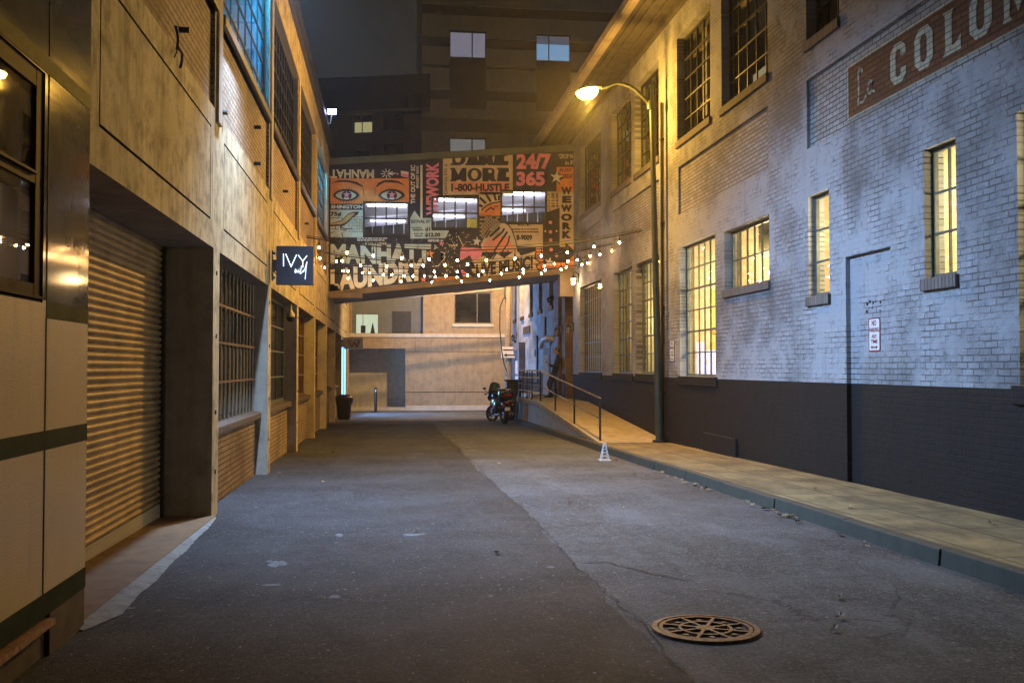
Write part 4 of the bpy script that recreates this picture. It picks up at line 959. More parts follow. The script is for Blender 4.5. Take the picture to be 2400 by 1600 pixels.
for ch, a, b in (('W', 428, 506), ('E', 520, 592), ('W', 610, 684), ('O', 700, 776), ('R', 790, 864), ('K', 876, 954)): tbox(A2, ch, 1240 if ch in 'WO' else 1252, 1352 if ch in 'WO' else 1345, a, b, 'dark', 3, .07)
rect2(1376, 1396, 482, 1040, 'tan', 1)
for i in range(24): mline(A2, [(1386, 520 + i * 18), (1386, 528 + i * 18)], 9, 'dark', 2)
# marquee arrow and dots
poly2([(1226, 1036), (1396, 1036), (1396, 1262), (1226, 1262)], 'orange', 1)
poly2([(1055, 700), (1226, 640), (1226, 1040), (1055, 1040)], 'brown', 2); poly2([(1055, 1040), (1284, 1040), (1300, 1200), (1060, 1200)], 'brown', 2); poly2([(1282, 988), (1394, 1100), (1296, 1202)], 'brown', 2)
for (x, y) in ((1132, 790), (1133, 887), (1135, 970), (1140, 1068), (1195, 1125)): mell(A2, x, y, 18, 18, 'coral', 3, 12)
for (x, y) in ((1080, 880), (1195, 878)): mell(A2, x, y, 9, 9, 'white', 3, 8)
poly2([(985, 1040), (1060, 1040), (1060, 1262), (985, 1262)], 'orange', 1)
for i in range(6): mline(A2, [(990, 1060 + i * 34), (1058, 1058 + i * 34)], 8, 'dark', 2)
poly2([(1060, 1200), (1226, 1200), (1226, 1262), (1060, 1262)], 'orange', 1)
mstar(A2, 1122, 1195, 50, 'cream', 3, .2)
rect2(690, 1056, 812, 1032, 'beige', 1); tbox(A2, 'RICK', 800, 930, 806, 826, 'dark', 2, .03); tbox(A2, '8-9009', 785, 946, 915, 974, 'dark', 2, .05)
for y in (860, 888):
    for i in range(9): mline(A2, [(745 + i * 30, y), (765 + i * 30 + rng.uniform(-4, 4), y)], 11, 'dark', 2)
# centre: rays, brick pattern, peak
rect2(404, 622, 480, 720, 'beige', 1)
for p, q in (((415, 540), (468, 592)), ((480, 510), (520, 572)), ((560, 505), (574, 562)), ((412, 615), (436, 628)), ((610, 520), (606, 560))): mline(A2, [p, q], 24, 'dark', 2)
poly2([(420, 690), (470, 630), (540, 600), (622, 592), (622, 720), (420, 720)], 'orange', 2); mline(A2, [(430, 665), (475, 622), (540, 592), (620, 580)], 13, 'dark', 3); mline(A2, [(470, 680), (520, 640), (560, 660)], 14, 'dark', 3); mline(A2, [(560, 632), (600, 622)], 9, 'dark', 3)
rect2(404, 622, 708, 960, 'brown', 1)
for j in range(12):
    for i in range(6):
        x = 410 + i * 38 + (j % 2) * 19; 
        if rng.random() < .8: rect2(x, min(x + 31, 620), 714 + j * 20, 727 + j * 20, 'tan', 2)
rect2(215, 404, 870, 1050, 'brown', 1)
for j in range(6):
    for i in range(5):
        if rng.random() < .4: rect2(225 + i * 36 + (j % 2) * 18, 250 + i * 36 + (j % 2) * 18, 890 + j * 24, 898 + j * 24, 'tan', 2)
poly2([(420, 1010), (470, 900), (530, 822), (600, 792), (672, 800), (735, 868), (775, 980), (796, 1090), (440, 1090)], 'beige', 2)
poly2([(450, 1010), (500, 960), (600, 930), (690, 930), (740, 1010), (790, 1085), (700, 1085), (440, 1085)], 'coral', 3)
for pts, w in (([(520, 930), (610, 845)], 20), ([(545, 970), (640, 890), (660, 855)], 18), ([(560, 1080), (640, 960), (690, 890)], 20), ([(640, 1090), (700, 1000), (715, 930)], 15), ([(470, 950), (520, 880)], 10), ([(690, 800), (740, 868), (778, 980), (800, 1090)], 10), ([(425, 1010), (470, 905), (530, 825)], 6)): mline(A2, pts, w, 'dark', 4)
mstar(A2, 380, 985, 48, 'cream', 2, .15)
poly2([(225, 1035), (330, 1045), (440, 1060), (418, 1186), (180, 1172)], 'pink', 2); poly2([(180, 1172), (230, 1270), (330, 1345), (240, 1345)], 'pink', 2)
poly2([(205, 1190), (310, 1125), (372, 1260), (215, 1275)], 'brown', 3)
poly2([(328, 1190), (450, 1130), (520, 1165), (592, 1090), (665, 1150), (792, 1064), (830, 1130), (985, 1082), (978, 1160), (1032, 1192), (990, 1230), (1022, 1292), (850, 1312), (400, 1346), (328, 1290)], 'beige', 3)
mtext('LIVE MUSIC!', A2(372, 1352), (582 / 4.356, -88 / 4.356), (0, -138 / 4.356), 'dark', 4, .05)
for p, q in (((560, 1085), (664, 1150)), ((664, 1150), (700, 1080)), ((800, 1070), (850, 1120)), ((540, 1165), (590, 1095)), ((985, 1085), (970, 1160)), ((970, 1160), (1030, 1195)), ((1030, 1195), (985, 1230)), ((985, 1230), (1020, 1295))): mline(A2, [p, q], 12, 'dark', 4)
# lower left lettering
for y, x0, x1 in ((952, 425, 735), (972, 425, 700), (948, 1145, 1350), (975, 1145, 1330)):
    x = x0
    while x < x1: L = rng.uniform(14, 40); mline(A1, [(x, y), (min(x + L, x1), y)], 9, 'white', 1); x += L + 12
tbox(A1, 'RIGHT RICK', 490, 720, 995, 1024, 'cream', 1, .02, 180); tbox(A1, '$12.00', 1150, 1255, 958, 990, 'white', 1, .02, 180)
tbox(A1, 'MANHATT', 150, 1178, 1010, 1212, 'green', 1, .055)
poly1([(1185, 1200), (1215, 1015), (1268, 1060), (1250, 1120), (1200, 1215)], 'green', 1)
mtext('LAUNDRY', A1(150, 1500), (962 / 4.356, -122 / 4.356), (0, -228 / 4.356), 'cream', 1, .055)
rect1(148, 230, 1418, 1500, 'cream', 1)
mstar(A1, 1168, 1118, 66, 'dark', 2, .1); mstar(A1, 1165, 1110, 56, 'orange', 3, .05); mstar(A1, 1282, 1003, 30, 'pink', 2); mstar(A1, 1100, 1372, 34, 'pink', 2); mstar(A1, 1170, 1340, 28, 'cream', 2)
# a shadowy listener with a curled cable, in blots and strokes
mell(A1, 1250, 1140, 70, 90, 'dark', 2); poly1([(1290, 1010), (1360, 880), (1450, 880), (1480, 1000), (1460, 1330), (1250, 1340)], 'dark', 2)
mline(A1, [(1275, 1090), (1312, 1100), (1312, 1160), (1250, 1235), (1190, 1238)], 8, 'cream', 3); mline(A1, [(1310, 1170), (1345, 1240), (1400, 1245)], 8, 'cream', 3); mline(A1, [(1330, 1215), (1335, 1290)], 7, 'beige', 3)
poly1([(1352, 1010), (1400, 1022), (1452, 1008), (1448, 1024), (1400, 1034), (1360, 1026)], 'beige', 3); mline(A1, [(1455, 930), (1480, 980), (1505, 1030)], 10, 'beige', 3)
for i in range(60): x, y = rng.uniform(1290, 1450), rng.uniform(890, 1320); mline(A1, [(x, y), (x + rng.uniform(-5, 5), y + rng.uniform(6, 16))], rng.uniform(3, 8), 'cream', 3)
rect1(1196, 1470, 1345, 1400, 'orange', 2); tbox(A1, 'ADVANCE', 1206, 1312, 1354, 1388, 'dark', 3, .02); tbox(A1, 'TICKETS', 1330, 1430, 1352, 1384, 'dark', 3, .02)
for i in range(90): mell(A1, rng.uniform(150, 1100), rng.choice([rng.uniform(1215, 1255), rng.uniform(945, 1005)]), rng.uniform(1, 4), rng.uniform(1, 3), 'white', 1, 6)
for (c, l), mb in lay.items(): o = mb.build('mural_pattern', M['mural_' + c], fb)

# ------------------------------------------------------------------ end of the alley and the towers behind
YE = 52.2
eb = thing('rendered_building', 'low tan rendered building closing the end of the alley', 'building', (2, YE, -.6))
alc = (-2.2, .9, -1.2, 2.62); up_d = (-1.9, 1.83, 3.42, 6.3); w1 = (3.47, 5.5, 3.95, 5.65)
m = MB(); wall_cells(m, 'Y', YE, -3.2, 6.75, -1.3, 3.22, [alc]); wall_cells(m, 'Y', YE, -3.2, 6.75, 3.41, 9.5, [up_d, w1])
reveal(m, 'Y', YE, 1.5, alc, 'lrt'); reveal(m, 'Y', YE, .25, up_d); reveal(m, 'Y', YE, .18, w1)
m.face([(-3.2, YE, 9.5), (6.75, YE, 9.5), (6.75, YE + 6, 9.5), (-3.2, YE + 6, 9.5)])
m.build('wall', M['end_wall'], eb)
m = MB(); wall_cells(m, 'Y', YE + 1.5, alc[0], alc[1], -1.3, 2.62); m.build('alcove_back', concrete('grey alcove wall', 'XZ0', (.55, .50, .36), (.48, .44, .31), (.15, .13, .09), .3), eb)
m = MB(); wall_cells(m, 'Y', YE + .25, up_d[0], up_d[1], up_d[2], up_d[3], [(-1.70, -.55, 3.43, 4.45)]); m.build('grey_panel', M['end_grey'], eb)
m = MB(); m.box(-3.2, 6.75, YE - .06, YE + .3, 3.22, 3.41); m.build('ledge', M['ledge_light'], eb, bevel=.01)
m = MB(); m.box(.92, 6.3, YE - .05, YE + .01, -.75, -.40); m.box(-2.2, .9, YE - .05, YE + .4, -.75, -.48); m.build('base_kerb', M['ledge_light'], eb, bevel=.012)
m = MB()
for q in ((.92, 6.75, 2.45, 2.475), (.92, 5.3, .30, .335)): m.box(q[0], q[1], YE - .004, YE + .02, q[2], q[3])
for x in (1.42, 3.36): m.box(x, x + .012, YE - .004, YE + .02, 2.48, 3.22)
m.build('wall_joint', M['blackmatt'], eb)
m = MB(); m.box(.2, 1.2, YE + .24, YE + .26, 3.43, 4.6); m.build('shuttered_window', plain('dark shutter', (.05, .052, .055), .4), eb)
M['lit_room'] = emit('lit office room', (.80, .88, .62), .75)
m = MB(); m.box(-1.70, -.55, YE + .7, YE + .72, 3.43, 4.45); m.build('lit_room', M['lit_room'], eb)
m = MB(); m.box(-1.35, -1.32, YE + .3, YE + .33, 3.43, 4.45); m.box(-1.45, -1.2, YE + .5, YE + .55, 3.45, 3.85); m.hexa([(-.95, YE + .5, 3.43), (-.70, YE + .5, 3.43), (-.70, YE + .55, 3.43), (-.95, YE + .55, 3.43), (-.84, YE + .5, 3.98), (-.81, YE + .5, 3.98), (-.81, YE + .55, 3.98), (-.84, YE + .55, 3.98)]); m.build('room_furniture', M['black'], eb)
sash(eb, 'Y', YE + .12, 1, w1, [3.47 + 1.25], 1, M['grey_door'], M['glass_dark'], .07, .04)
m = MB(); m.box(w1[0] - .08, w1[1] + .08, YE - .08, YE + .1, w1[2] - .16, w1[2] - .003); m.build('sill', M['ledge_light'], eb)
m = MB(); wall_cells(m, 'Y', YE - .004, w1[0] - .02, w1[1] + .02, w1[3] + .02, 6.3); m.build('brown_panel', plain('brown lintel panel', (.2, .13, .085), .7), eb)

YT = 60.0
tw = thing('striped_tower', 'tall pale tower with dark horizontal bands and lit windows behind the bridge', 'tower', (9, YT, 0))
X0, X1 = 2.0, 19.0
bandz = [(23.35, 23.95), (21.35, 21.95), (20.05, 20.25), (18.1, 18.7), (16.1, 16.95), (13.2, 13.8), (24.9, 25.4)]
cols = [(3.70, 5.95), (9.08, 11.25)]
rows = [(20.75, 22.4), (14.7, 15.75)]
dark = [(a, b, 17.55, 20.70) for a, b in cols]
wz = [(a, b, c, d) for (a, b) in cols for (c, d) in rows]
m = MB(); bz = [(X0, X1, a, b) for a, b in bandz]
wall_cells(m, 'Y', YT, X0, X1, -2, 31, bz + dark + wz); m.face([(X0, YT, -2), (X0, YT + 12, -2), (X0, YT + 12, 31), (X0, YT, 31)]); m.face([(X0, YT, 31), (X1, YT, 31), (X1, YT + 12, 31), (X0, YT + 12, 31)])
m.face([(X1, YT, -2), (X1, YT + 12, -2), (X1, YT + 12, 31), (X1, YT, 31)])
m.build('wall', M['tower_light'], tw)
for a, b in bandz:
    m = MB(); wall_cells(m, 'Y', YT + .06, X0, X1, a, b, dark + wz); r_ = (X0, X1, a, b); m.build('dark_band', M['tower_dark'], tw)
for d in dark:
    m = MB(); m.box(d[0], d[1], YT + .1, YT + .2, d[2], d[3]); reveal(m, 'Y', YT, .1, d); m.build('dark_panel', M['block_dark'], tw)
M['lit_a'] = emit('lit white blind', (.46, .45, .58), .36); M['lit_b'] = emit('lit blue room', (.25, .52, .85), .55); M['lit_c'] = emit('lit grey blind', (.42, .42, .40), .34); M['shade'] = emit('half drawn shade', (.22, .26, .36), .3)
for i, w in enumerate(wz):
    f = sash(tw, 'Y', YT + .1, 1, w, [w[0] + (w[1] - w[0]) * (.62 if i < 2 else .38)], 1, M['dark_frame'], M['glass'], .05, .07)
    m = MB(); reveal(m, 'Y', YT, .3, w); m.build('window_reveal', M['block_dark'], tw)
    m = MB(); m.box(w[0], w[1], YT + .4, YT + .42, w[2], w[3] if i != 2 else w[3] - .5); m.build('lit_blind', [M['lit_a'], M['lit_c'], M['lit_b'], M['lit_c']][i], f)
    if i == 2: m = MB(); m.box(w[0], w[1], YT + .38, YT + .40, w[3] - .5, w[3]); m.build('half_blind', M['shade'], f)
db = thing('dark_block', 'dark four-storey block with a sloping flat roof left of the striped tower', 'building', (-2, 62, 0))
def dbp(px, py): return onY(px, py, 62.0)
p0, p1 = Vector((-9.5, 63.5, 0)), Vector((2.6, 60.3, 0)); dv = (p1 - p0); Ld = dv.length; dv /= Ld; nv = Vector((-dv.y, dv.x, 0))
def on_db(u, off, z): q = p0 + dv * u + nv * off; return (q.x, q.y, z)
def u_db(px, py):
    d = ray(px, py); a = Vector((d.x, d.y)); 
    # intersect the camera ray with the slanted facade
    t = (p0.x * dv.y - p0.y * dv.x) / (d.x * dv.y - d.y * dv.x); q = EYE + d * t
    return (q.x - p0.x) * dv.x + (q.y - p0.y) * dv.y, q.z
m = MB(); zr0, zr1 = u_db(755, 224)[1], u_db(985, 196)[1]
hl = []
for (ax_, ay, bx_, by) in ((826, 264, 872, 310), (897, 243, 947, 303), (826, 352, 868, 380), (897, 338, 945, 375)):
    a, b = u_db(ax_, ay), u_db(bx_, by); hl.append((a[0], b[0], b[1], a[1]))
us = sorted({0, Ld} | {h[0] for h in hl} | {h[1] for h in hl}); vs = sorted({-2, 17.5} | {h[2] for h in hl} | {h[3] for h in hl}); zr = u_db(960, 185)[1]
for a, b in zip(us[:-1], us[1:]):
    for c, d in zip(vs[:-1], vs[1:]):
        if not inside((a + b) / 2, (c + d) / 2, hl): m.face([on_db(a, 0, c), on_db(b, 0, c), on_db(b, 0, d), on_db(a, 0, d)])
for h in hl:
    for (a, b), (c, d) in (((h[0], h[2]), (h[0], h[3])), ((h[1], h[2]), (h[1], h[3])), ((h[0], h[3]), (h[1], h[3])), ((h[0], h[2]), (h[1], h[2]))): m.face([on_db(a, 0, b), on_db(c, 0, d), on_db(c, .25, d), on_db(a, .25, b)])
m.build('wall', M['block_dark'], db)
m = MB()
m.hexa([on_db(0, -.5, 17.5), on_db(Ld, -.5, 17.5), on_db(Ld, 6, 17.5), on_db(0, 6, 17.5), on_db(0, -.5, 19.6), on_db(Ld, -.5, 19.6), on_db(Ld, 6, 19.6), on_db(0, 6, 19.6)])
m.build('roof', plain('dark roof fascia', (.05, .048, .047), .7), db)
m = MB(); m.hexa([on_db(0, -.62, 17.3), on_db(Ld, -.62, 17.3), on_db(Ld, -.02, 17.3), on_db(0, -.02, 17.3), on_db(0, -.62, 17.48), on_db(Ld, -.62, 17.48), on_db(Ld, -.02, 17.48), on_db(0, -.02, 17.48)]); m.build('gutter', M['tower_dark'], db)
for i, h in enumerate(hl):
    m = MB(); um = (h[0] + h[1]) / 2; zz2 = h[2] + (h[3] - h[2]) * .55
    m.hexa([on_db(h[0], .25, h[2]), on_db(h[1], .25, h[2]), on_db(h[1], .3, h[2]), on_db(h[0], .3, h[2]), on_db(h[0], .25, h[3]), on_db(h[1], .25, h[3]), on_db(h[1], .3, h[3]), on_db(h[0], .3, h[3])])
    f = m.build('window', M['glass_dark'], db)
    if i == 0:
        m = MB()
        for a, b in ((h[0] + .08, um - .1), (um - .04, h[1] - .04)): m.face([on_db(a, .24, h[2] + .05), on_db(b, .24, h[2] + .05), on_db(b, .24, zz2), on_db(a, .24, zz2)])
        m.build('lit_pane', emit('lit yellow pane', (.75, .68, .32), .45), f)
# ------------------------------------------------------------------ ramp, landing and handrail
rp = thing('ramp', 'concrete access ramp rising along the painted brick building to a landing', 'ramp', (5.6, 29, gz(29)))
RX = 4.88; ZT = .50
yr0, yr1, yr2 = 22.3, 31.5, 36.9
z0 = gz(yr0) + .152
m = MB(); m.face([(RX, yr0, z0), (XR, yr0, z0), (XR, yr1, ZT), (RX, yr1, ZT)]); m.face([(RX, yr1, ZT), (XR, yr1, ZT), (XR, yr2, ZT), (RX, yr2, ZT)]); m.face([(5.75, yr2, ZT), (XR, yr2, ZT), (XR, 42.5, ZT), (5.75, 42.5, ZT)])
m.build('ramp_surface', M['ramp_top'], rp)
m = MB(); e = .05
m.hexa([(RX - e, yr0, z0 - .12), (RX + .14, yr0, z0 - .12), (RX + .14, yr1, ZT - .16), (RX - e, yr1, ZT - .16), (RX - e, yr0, z0 + .01), (RX + .14, yr0, z0 + .01), (RX + .14, yr1, ZT + .012), (RX - e, yr1, ZT + .012)])
m.box(RX - e, RX + .14, yr1, yr2, ZT - .16, ZT + .012); m.box(RX + .14, 5.75, yr2 - .14, yr2, ZT - .16, ZT + .012); m.build('slab_edge', M['ramp_top'], rp, bevel=.015)
m = MB(); m.face([(RX, yr0, -1), (RX, yr1, -1), (RX, yr1, ZT - .15), (RX, yr0, z0 - .1)]); m.face([(RX, yr1, -1), (RX, yr2 - .02, -1), (RX, yr2 - .02, ZT - .15), (RX, yr1, ZT - .15)]); m.face([(RX, yr2 - .02, -1), (5.75, yr2 - .02, -1), (5.75, yr2 - .02, ZT - .15), (RX, yr2 - .02, ZT - .15)])
m.face([(5.75, yr2, -1), (5.75, 42.5, -1), (5.75, 42.5, ZT), (5.75, yr2, ZT)]); m.build('side_wall', M['ramp_side'], rp)
m = MB(); m.box(RX - .06, RX - .005, 34.3, 34.62, -.46, ZT - .17); o = m.build('rust_stain_pier', M['rust'], rp); o['label'] = 'rust brown stained pier on the landing side wall'
hr = thing('handrail', 'black pipe handrail along the ramp, its glint coloured into the rails', 'handrail', (RX + .06, 29, 0))
hx = RX + .04
def zr_(y): return z0 + (ZT - z0) * min(1, (y - yr0) / (yr1 - yr0))
M['rail_glint'] = plain('bright glint rail', (.30, .27, .23), .25, .9, .2, 8)  # bright colour gives the black pipes their metallic glint
m = MB(); m.tube([(hx, 22.5, zr_(22.5) + 1.0), (hx, 31.6, ZT + 1.0), (hx, 36.8, ZT + 1.0), (5.7, 36.8, ZT + 1.0)], .024, 8); m.build('top_rail', M['rail_glint'], hr, smooth=True)
m = MB(); m.tube([(hx, 22.5, zr_(22.5) + .52), (hx, 31.6, ZT + .52)], .02, 8); m.build('mid_rail', M['rail_glint'], hr, smooth=True)
for y in (22.55, 25.75, 28.75, 31.6, 33.5, 34.7, 35.8, 36.8):
    m = MB(); m.tube([(hx, y, zr_(y) - .05), (hx, y, zr_(y) + 1.0)], .026, 8); m.build('post', M['black'], hr, smooth=True)
for dz in (.28, .52, .76):
    m = MB(); m.tube([(hx, 31.6, ZT + dz), (hx, 36.8, ZT + dz), (5.7, 36.8, ZT + dz)], .016, 8); m.build('guard_rail', M['steel'] if dz != .52 else M['black'], hr, smooth=True)
m = MB(); m.tube([(5.7, 36.8, ZT), (5.7, 36.8, ZT + 1.0)], .026, 8); m.tube([(5.3, 36.8, ZT), (5.3, 36.8, ZT + 1.0)], .02, 8); m.build('post', M['black'], hr)

# ------------------------------------------------------------------ street lamp
YLp = 22.3
def L3(px, py): return onY(px, py, YLp)
pb = L3(1546, 1030); pt = L3(1526, 205); pb.z = gz(YLp) + .15
sl = thing('street_lamp', 'tall olive street lamp leaning slightly, its sodium lamp lit, beside the ramp foot', 'street lamp', pb)
m = MB(); m.lathe([(.17, 0), (.17, .05), (.13, .06)], pb, 16); m.build('base_plate', M['black'], sl, smooth=True)
m = MB(); d = pt - pb; m.tube([pb + d * (i / 12) for i in range(13)], [.092 - .034 * (i / 12) for i in range(13)], 16); m.lathe([(.08, 0), (.08, .04), (.03, .09)], pt, 14); m.build('pole', M['pole_paint'], sl, smooth=True)
ap_ = [L3(1280 + a / 3.4075, 100 + b / 3.4075) for a, b in ((826, 500), (800, 462), (762, 425), (715, 380), (668, 350), (620, 332), (570, 324), (530, 332), (500, 347), (440, 366))]
m = MB(); m.tube(ap_, [.045] * 5 + [.04] * 5, 10); m.lathe([(.09, -.09), (.1, -.02), (.1, .05), (.08, .12)], ap_[0] + Vector((.03, 0, -.02)), 12); m.build('arm', M['pole_paint'], sl, smooth=True)
hc = L3(1280 + 335 / 3.4075, 100 + 388 / 3.4075); tail = L3(1280 + 445 / 3.4075, 100 + 366 / 3.4075)
hd = (hc - tail).normalized()
m = MB(); side = Vector((0, 1, 0)); upv = hd.cross(side); upv = upv if upv.z > 0 else -upv
secs = [(0, .04, .04, .0), (.14, .08, .06, .0), (.3, .15, .09, .01), (.55, .2, .11, .02), (.8, .18, .1, .02), (.95, .11, .06, .01), (1.0, .03, .02, .0)]
Lh = (hc - tail).length * 1.85; n = 16; ring = []
for (t, w, h_, o_) in secs:
    c = tail + hd * (Lh * t); r_ = []
    for k in range(n):
        a = math.pi * k / (n - 1); r_.append(len(m.v)); m.v.append(tuple(c + side * (w * math.cos(a)) + upv * (h_ * math.sin(a) + .02 + o_)))
    ring.append(r_)
for a, b in zip(ring[:-1], ring[1:]):
    for k in range(n - 1): m.f.append((a[k], a[k + 1], b[k + 1], b[k]))
    m.f.append((a[n - 1], a[0], b[0], b[n - 1]))
head = m.build('lamp_head', M['steel'], sl, smooth=True)
m = MB(); n = 18; rows_ = []
c0 = tail + hd * (Lh * .58)
for i in range(6):
    ph = math.pi / 2 * i / 5; r_ = []
    for k in range(n):
        a = 2 * math.pi * k / n
        r_.append(len(m.v)); m.v.append(tuple(c0 + hd * (.34 * Lh / .8 * math.cos(ph) * math.cos(a)) + side * (.19 * math.cos(ph) * math.sin(a)) - upv * (.2 * math.sin(ph) - .012)))
    rows_.append(r_)
for a, b in zip(rows_[:-1], rows_[1:]):
    for k in range(n): m.f.append((a[k], a[(k + 1) % n], b[(k + 1) % n], b[k]))
M['sodium'] = emit('sodium lamp glow', (1.0, .56, .10), 170)
m.build('lamp_lens', M['sodium'], head, smooth=True)
LAMP = c0 - upv * .30

# ------------------------------------------------------------------ manhole cover
mhx, mhy = 2.02, 6.12; gzm = gz(mhy) + .008
mh = thing('manhole_cover', 'round rusty manhole cover with spokes set in the asphalt', 'manhole cover', (mhx, mhy, gzm))
mh.rotation_euler = (math.atan(-SL), 0, 0)
m = MB(); m.lathe([(.345, -.02), (.342, .012), (.305, .016), (.302, -.02)], (0, 0, 0), 48, cap=False); m.build('frame', M['iron'], mh, local=True, smooth=True)
m = MB(); m.lathe([(.296, -.02), (.296, -.004)], (0, 0, 0), 48); lid = m.build('lid', M['iron_dark'], mh, local=True)
m = MB(); m.lathe([(.298, -.01), (.296, .012), (.272, .012), (.27, -.01)], (0, 0, 0), 48, cap=False); m.lathe([(.172, -.01), (.172, .010), (.152, .010), (.152, -.01)], (0, 0, 0), 40, cap=False); m.lathe([(.062, -.01), (.06, .011), (.0, .012)], (0, 0, 0), 24)
for k in range(8):
    a = 2 * math.pi * (k + .35) / 8; c, s = math.cos(a), math.sin(a); w = .011
    m.hexa([(.05 * c + w * s, .05 * s - w * c, -.01), (.275 * c + w * s, .275 * s - w * c, -.01), (.275 * c - w * s, .275 * s + w * c, -.01), (.05 * c - w * s, .05 * s + w * c, -.01),
            (.05 * c + w * s, .05 * s - w * c, .011), (.275 * c + w * s, .275 * s - w * c, .011), (.275 * c - w * s, .275 * s + w * c, .011), (.05 * c - w * s, .05 * s + w * c, .011)])
    a += .39; c, s = math.cos(a), math.sin(a); m.lathe([(.022, -.01), (.02, .007), (0, .008)], (.215 * c, .215 * s, 0), 8)
m.build('raised_pattern', M['iron'], lid, local=True)
# ------------------------------------------------------------------ little white lattice cone at the kerb
q = onY(1417, 1083, 19.2); cx_, cy_ = q.x, 19.2; gzc = gz(cy_) + .0
wc = thing('caution_cone', 'small white open lattice marker standing on the asphalt by the kerb', 'cone', (cx_, cy_, gzc))
m = MB(); m.box(-.115, .115, -.115, .115, .0, .018); m.build('base', M['white_sign'], wc, local=True, bevel=.004)
m = MB()
for sx_, sy_ in ((-1, -1), (1, -1), (1, 1), (-1, 1)): m.tube([(sx_ * .075, sy_ * .075, .018), (sx_ * .02, sy_ * .02, .31)], .011, 6)
for z_, w_ in ((.09, .06), (.16, .047), (.225, .036), (.28, .026)):
    m.tube([(-w_, -w_, z_), (w_, -w_, z_), (w_, w_, z_), (-w_, w_, z_), (-w_, -w_, z_)], .009, 6)
m.box(-.028, .028, -.028, .028, .305, .345); m.build('lattice_body', M['white_sign'], wc, local=True)

# ------------------------------------------------------------------ fallen leaves
def leaf_mesh():
    m = MB(); pts = [(0, -.5, 0), (.18, -.25, .06), (.42, -.2, .14), (.25, .0, .05), (.4, .28, .12), (.15, .25, .03), (0, .55, .10), (-.15, .25, .02), (-.4, .22, .15), (-.25, -.02, .04), (-.38, -.22, .1), (-.16, -.24, .05)]
    m.v.append((0, 0, 0)); m.v += pts
    for i in range(12): m.f.append((0, 1 + i, 1 + (i + 1) % 12))
    return m
lf = None; rl = random.Random(11)
spots = []
for i in range(20): y = 8 + 11 * rl.random() ** .8; spots.append((KX - .06 - abs(rl.gauss(0, .09)), y))
for i in range(9): spots.append((KX - .05 - abs(rl.gauss(0, .05)), 11.3 + rl.gauss(0, .5)))
for i in range(7): spots.append((KX - .06 - abs(rl.gauss(0, .08)), 15 + rl.gauss(0, .7)))
spots += [(3.27, 6.85), (3.0, 6.28), (2.82, 5.98), (2.9, 12), (1.0, 9), (2.1, 18.6), (.3, 10.4), (5.6, 12.4), (6.0, 9.2), (5.2, 10.6), (5.4, 15.2), (-1.2, 22), (-1.0, 15.6), (.1, 24), (3.2, 17.4), (-.9, 27.5), (2.6, 25)]
for i, (x, y) in enumerate(spots):
    if lf is None: lf = leaf_mesh().build('fallen_leaf', M['leaf']); o = lf; tag(o, 'small dry curled leaf lying on the alley floor', 'leaf', 'dry leaves scattered along the kerb')
    else: o = lf.copy(); COL.objects.link(o)
    s = rl.uniform(.055, .11); o.scale = (s, s * rl.uniform(.8, 1.3), s * rl.uniform(.8, 2)); o.rotation_euler = (rl.uniform(-.35, .35), rl.uniform(-.35, .35), rl.uniform(0, 6.3))
    o.location = (x, y, gz(y) + (.155 if x > KX else .012) + s * .12)

# ------------------------------------------------------------------ signs
def noparking(name, label, xw, y0, y1, z0_, z1_, dark):
    t = thing(name, label, 'sign', (xw, (y0 + y1) / 2, z0_))
    fg = M['red_paint'] if not dark else M['black']
    def rr(a, b, c, d, r=.03):
        p = []
        for (u, v, s0) in ((b - r, d - r, 0), (a + r, d - r, 90), (a + r, c + r, 180), (b - r, c + r, 270)):
            for k in range(5): p.append((u + r * math.cos(R(s0 + k * 22.5)), v + r * math.sin(R(s0 + k * 22.5))))
        return p
    W_, H_ = y1 - y0, z1_ - z0_
    m = MB(); m.prism(rr(0, W_, 0, H_), (xw, y1, z0_), (0, -1, 0), (0, 0, 1), (-.006, 0, 0)); m.build('border', fg, t)
    m = MB(); m.prism(rr(.022, W_ - .022, .018, H_ - .018, .02), (xw - .0061, y1, z0_), (0, -1, 0), (0, 0, 1), (-.002, 0, 0)); m.build('sign_face', M['white_sign'], t)
    m = MB(); xo = xw - .0095
    for tx, a, b, c, d in (('NO', .3, .7, .76, .93), ('PARKING', .1, .9, .575, .71), ('ANY', .28, .72, .395, .51), ('TIME', .22, .78, .245, .355)):
        m.text(tx, (xo, y1 - a * W_, z0_ + c * H_), (0, -(b - a) * W_, 0), (0, 0, (d - c) * H_), .035)
    m.prism([(.2, .13), (.34, .19), (.34, .15), (.66, .15), (.66, .19), (.8, .13), (.66, .07), (.66, .11), (.34, .11), (.34, .07)], (xo, y1, z0_), (0, -W_, 0), (0, 0, H_), (-.001, 0, 0))
    m.build('lettering', fg, t)
noparking('parking_sign', 'no parking sign with red lettering on the bricked-up doorway', XR + .07, 12.43, 12.75, 1.82, 2.28, False)
noparking('parking_sign', 'narrow black-lettered parking sign on white brick beside the street lamp', XR - .002, 21.74, 22.08, 1.74, 2.24, True)

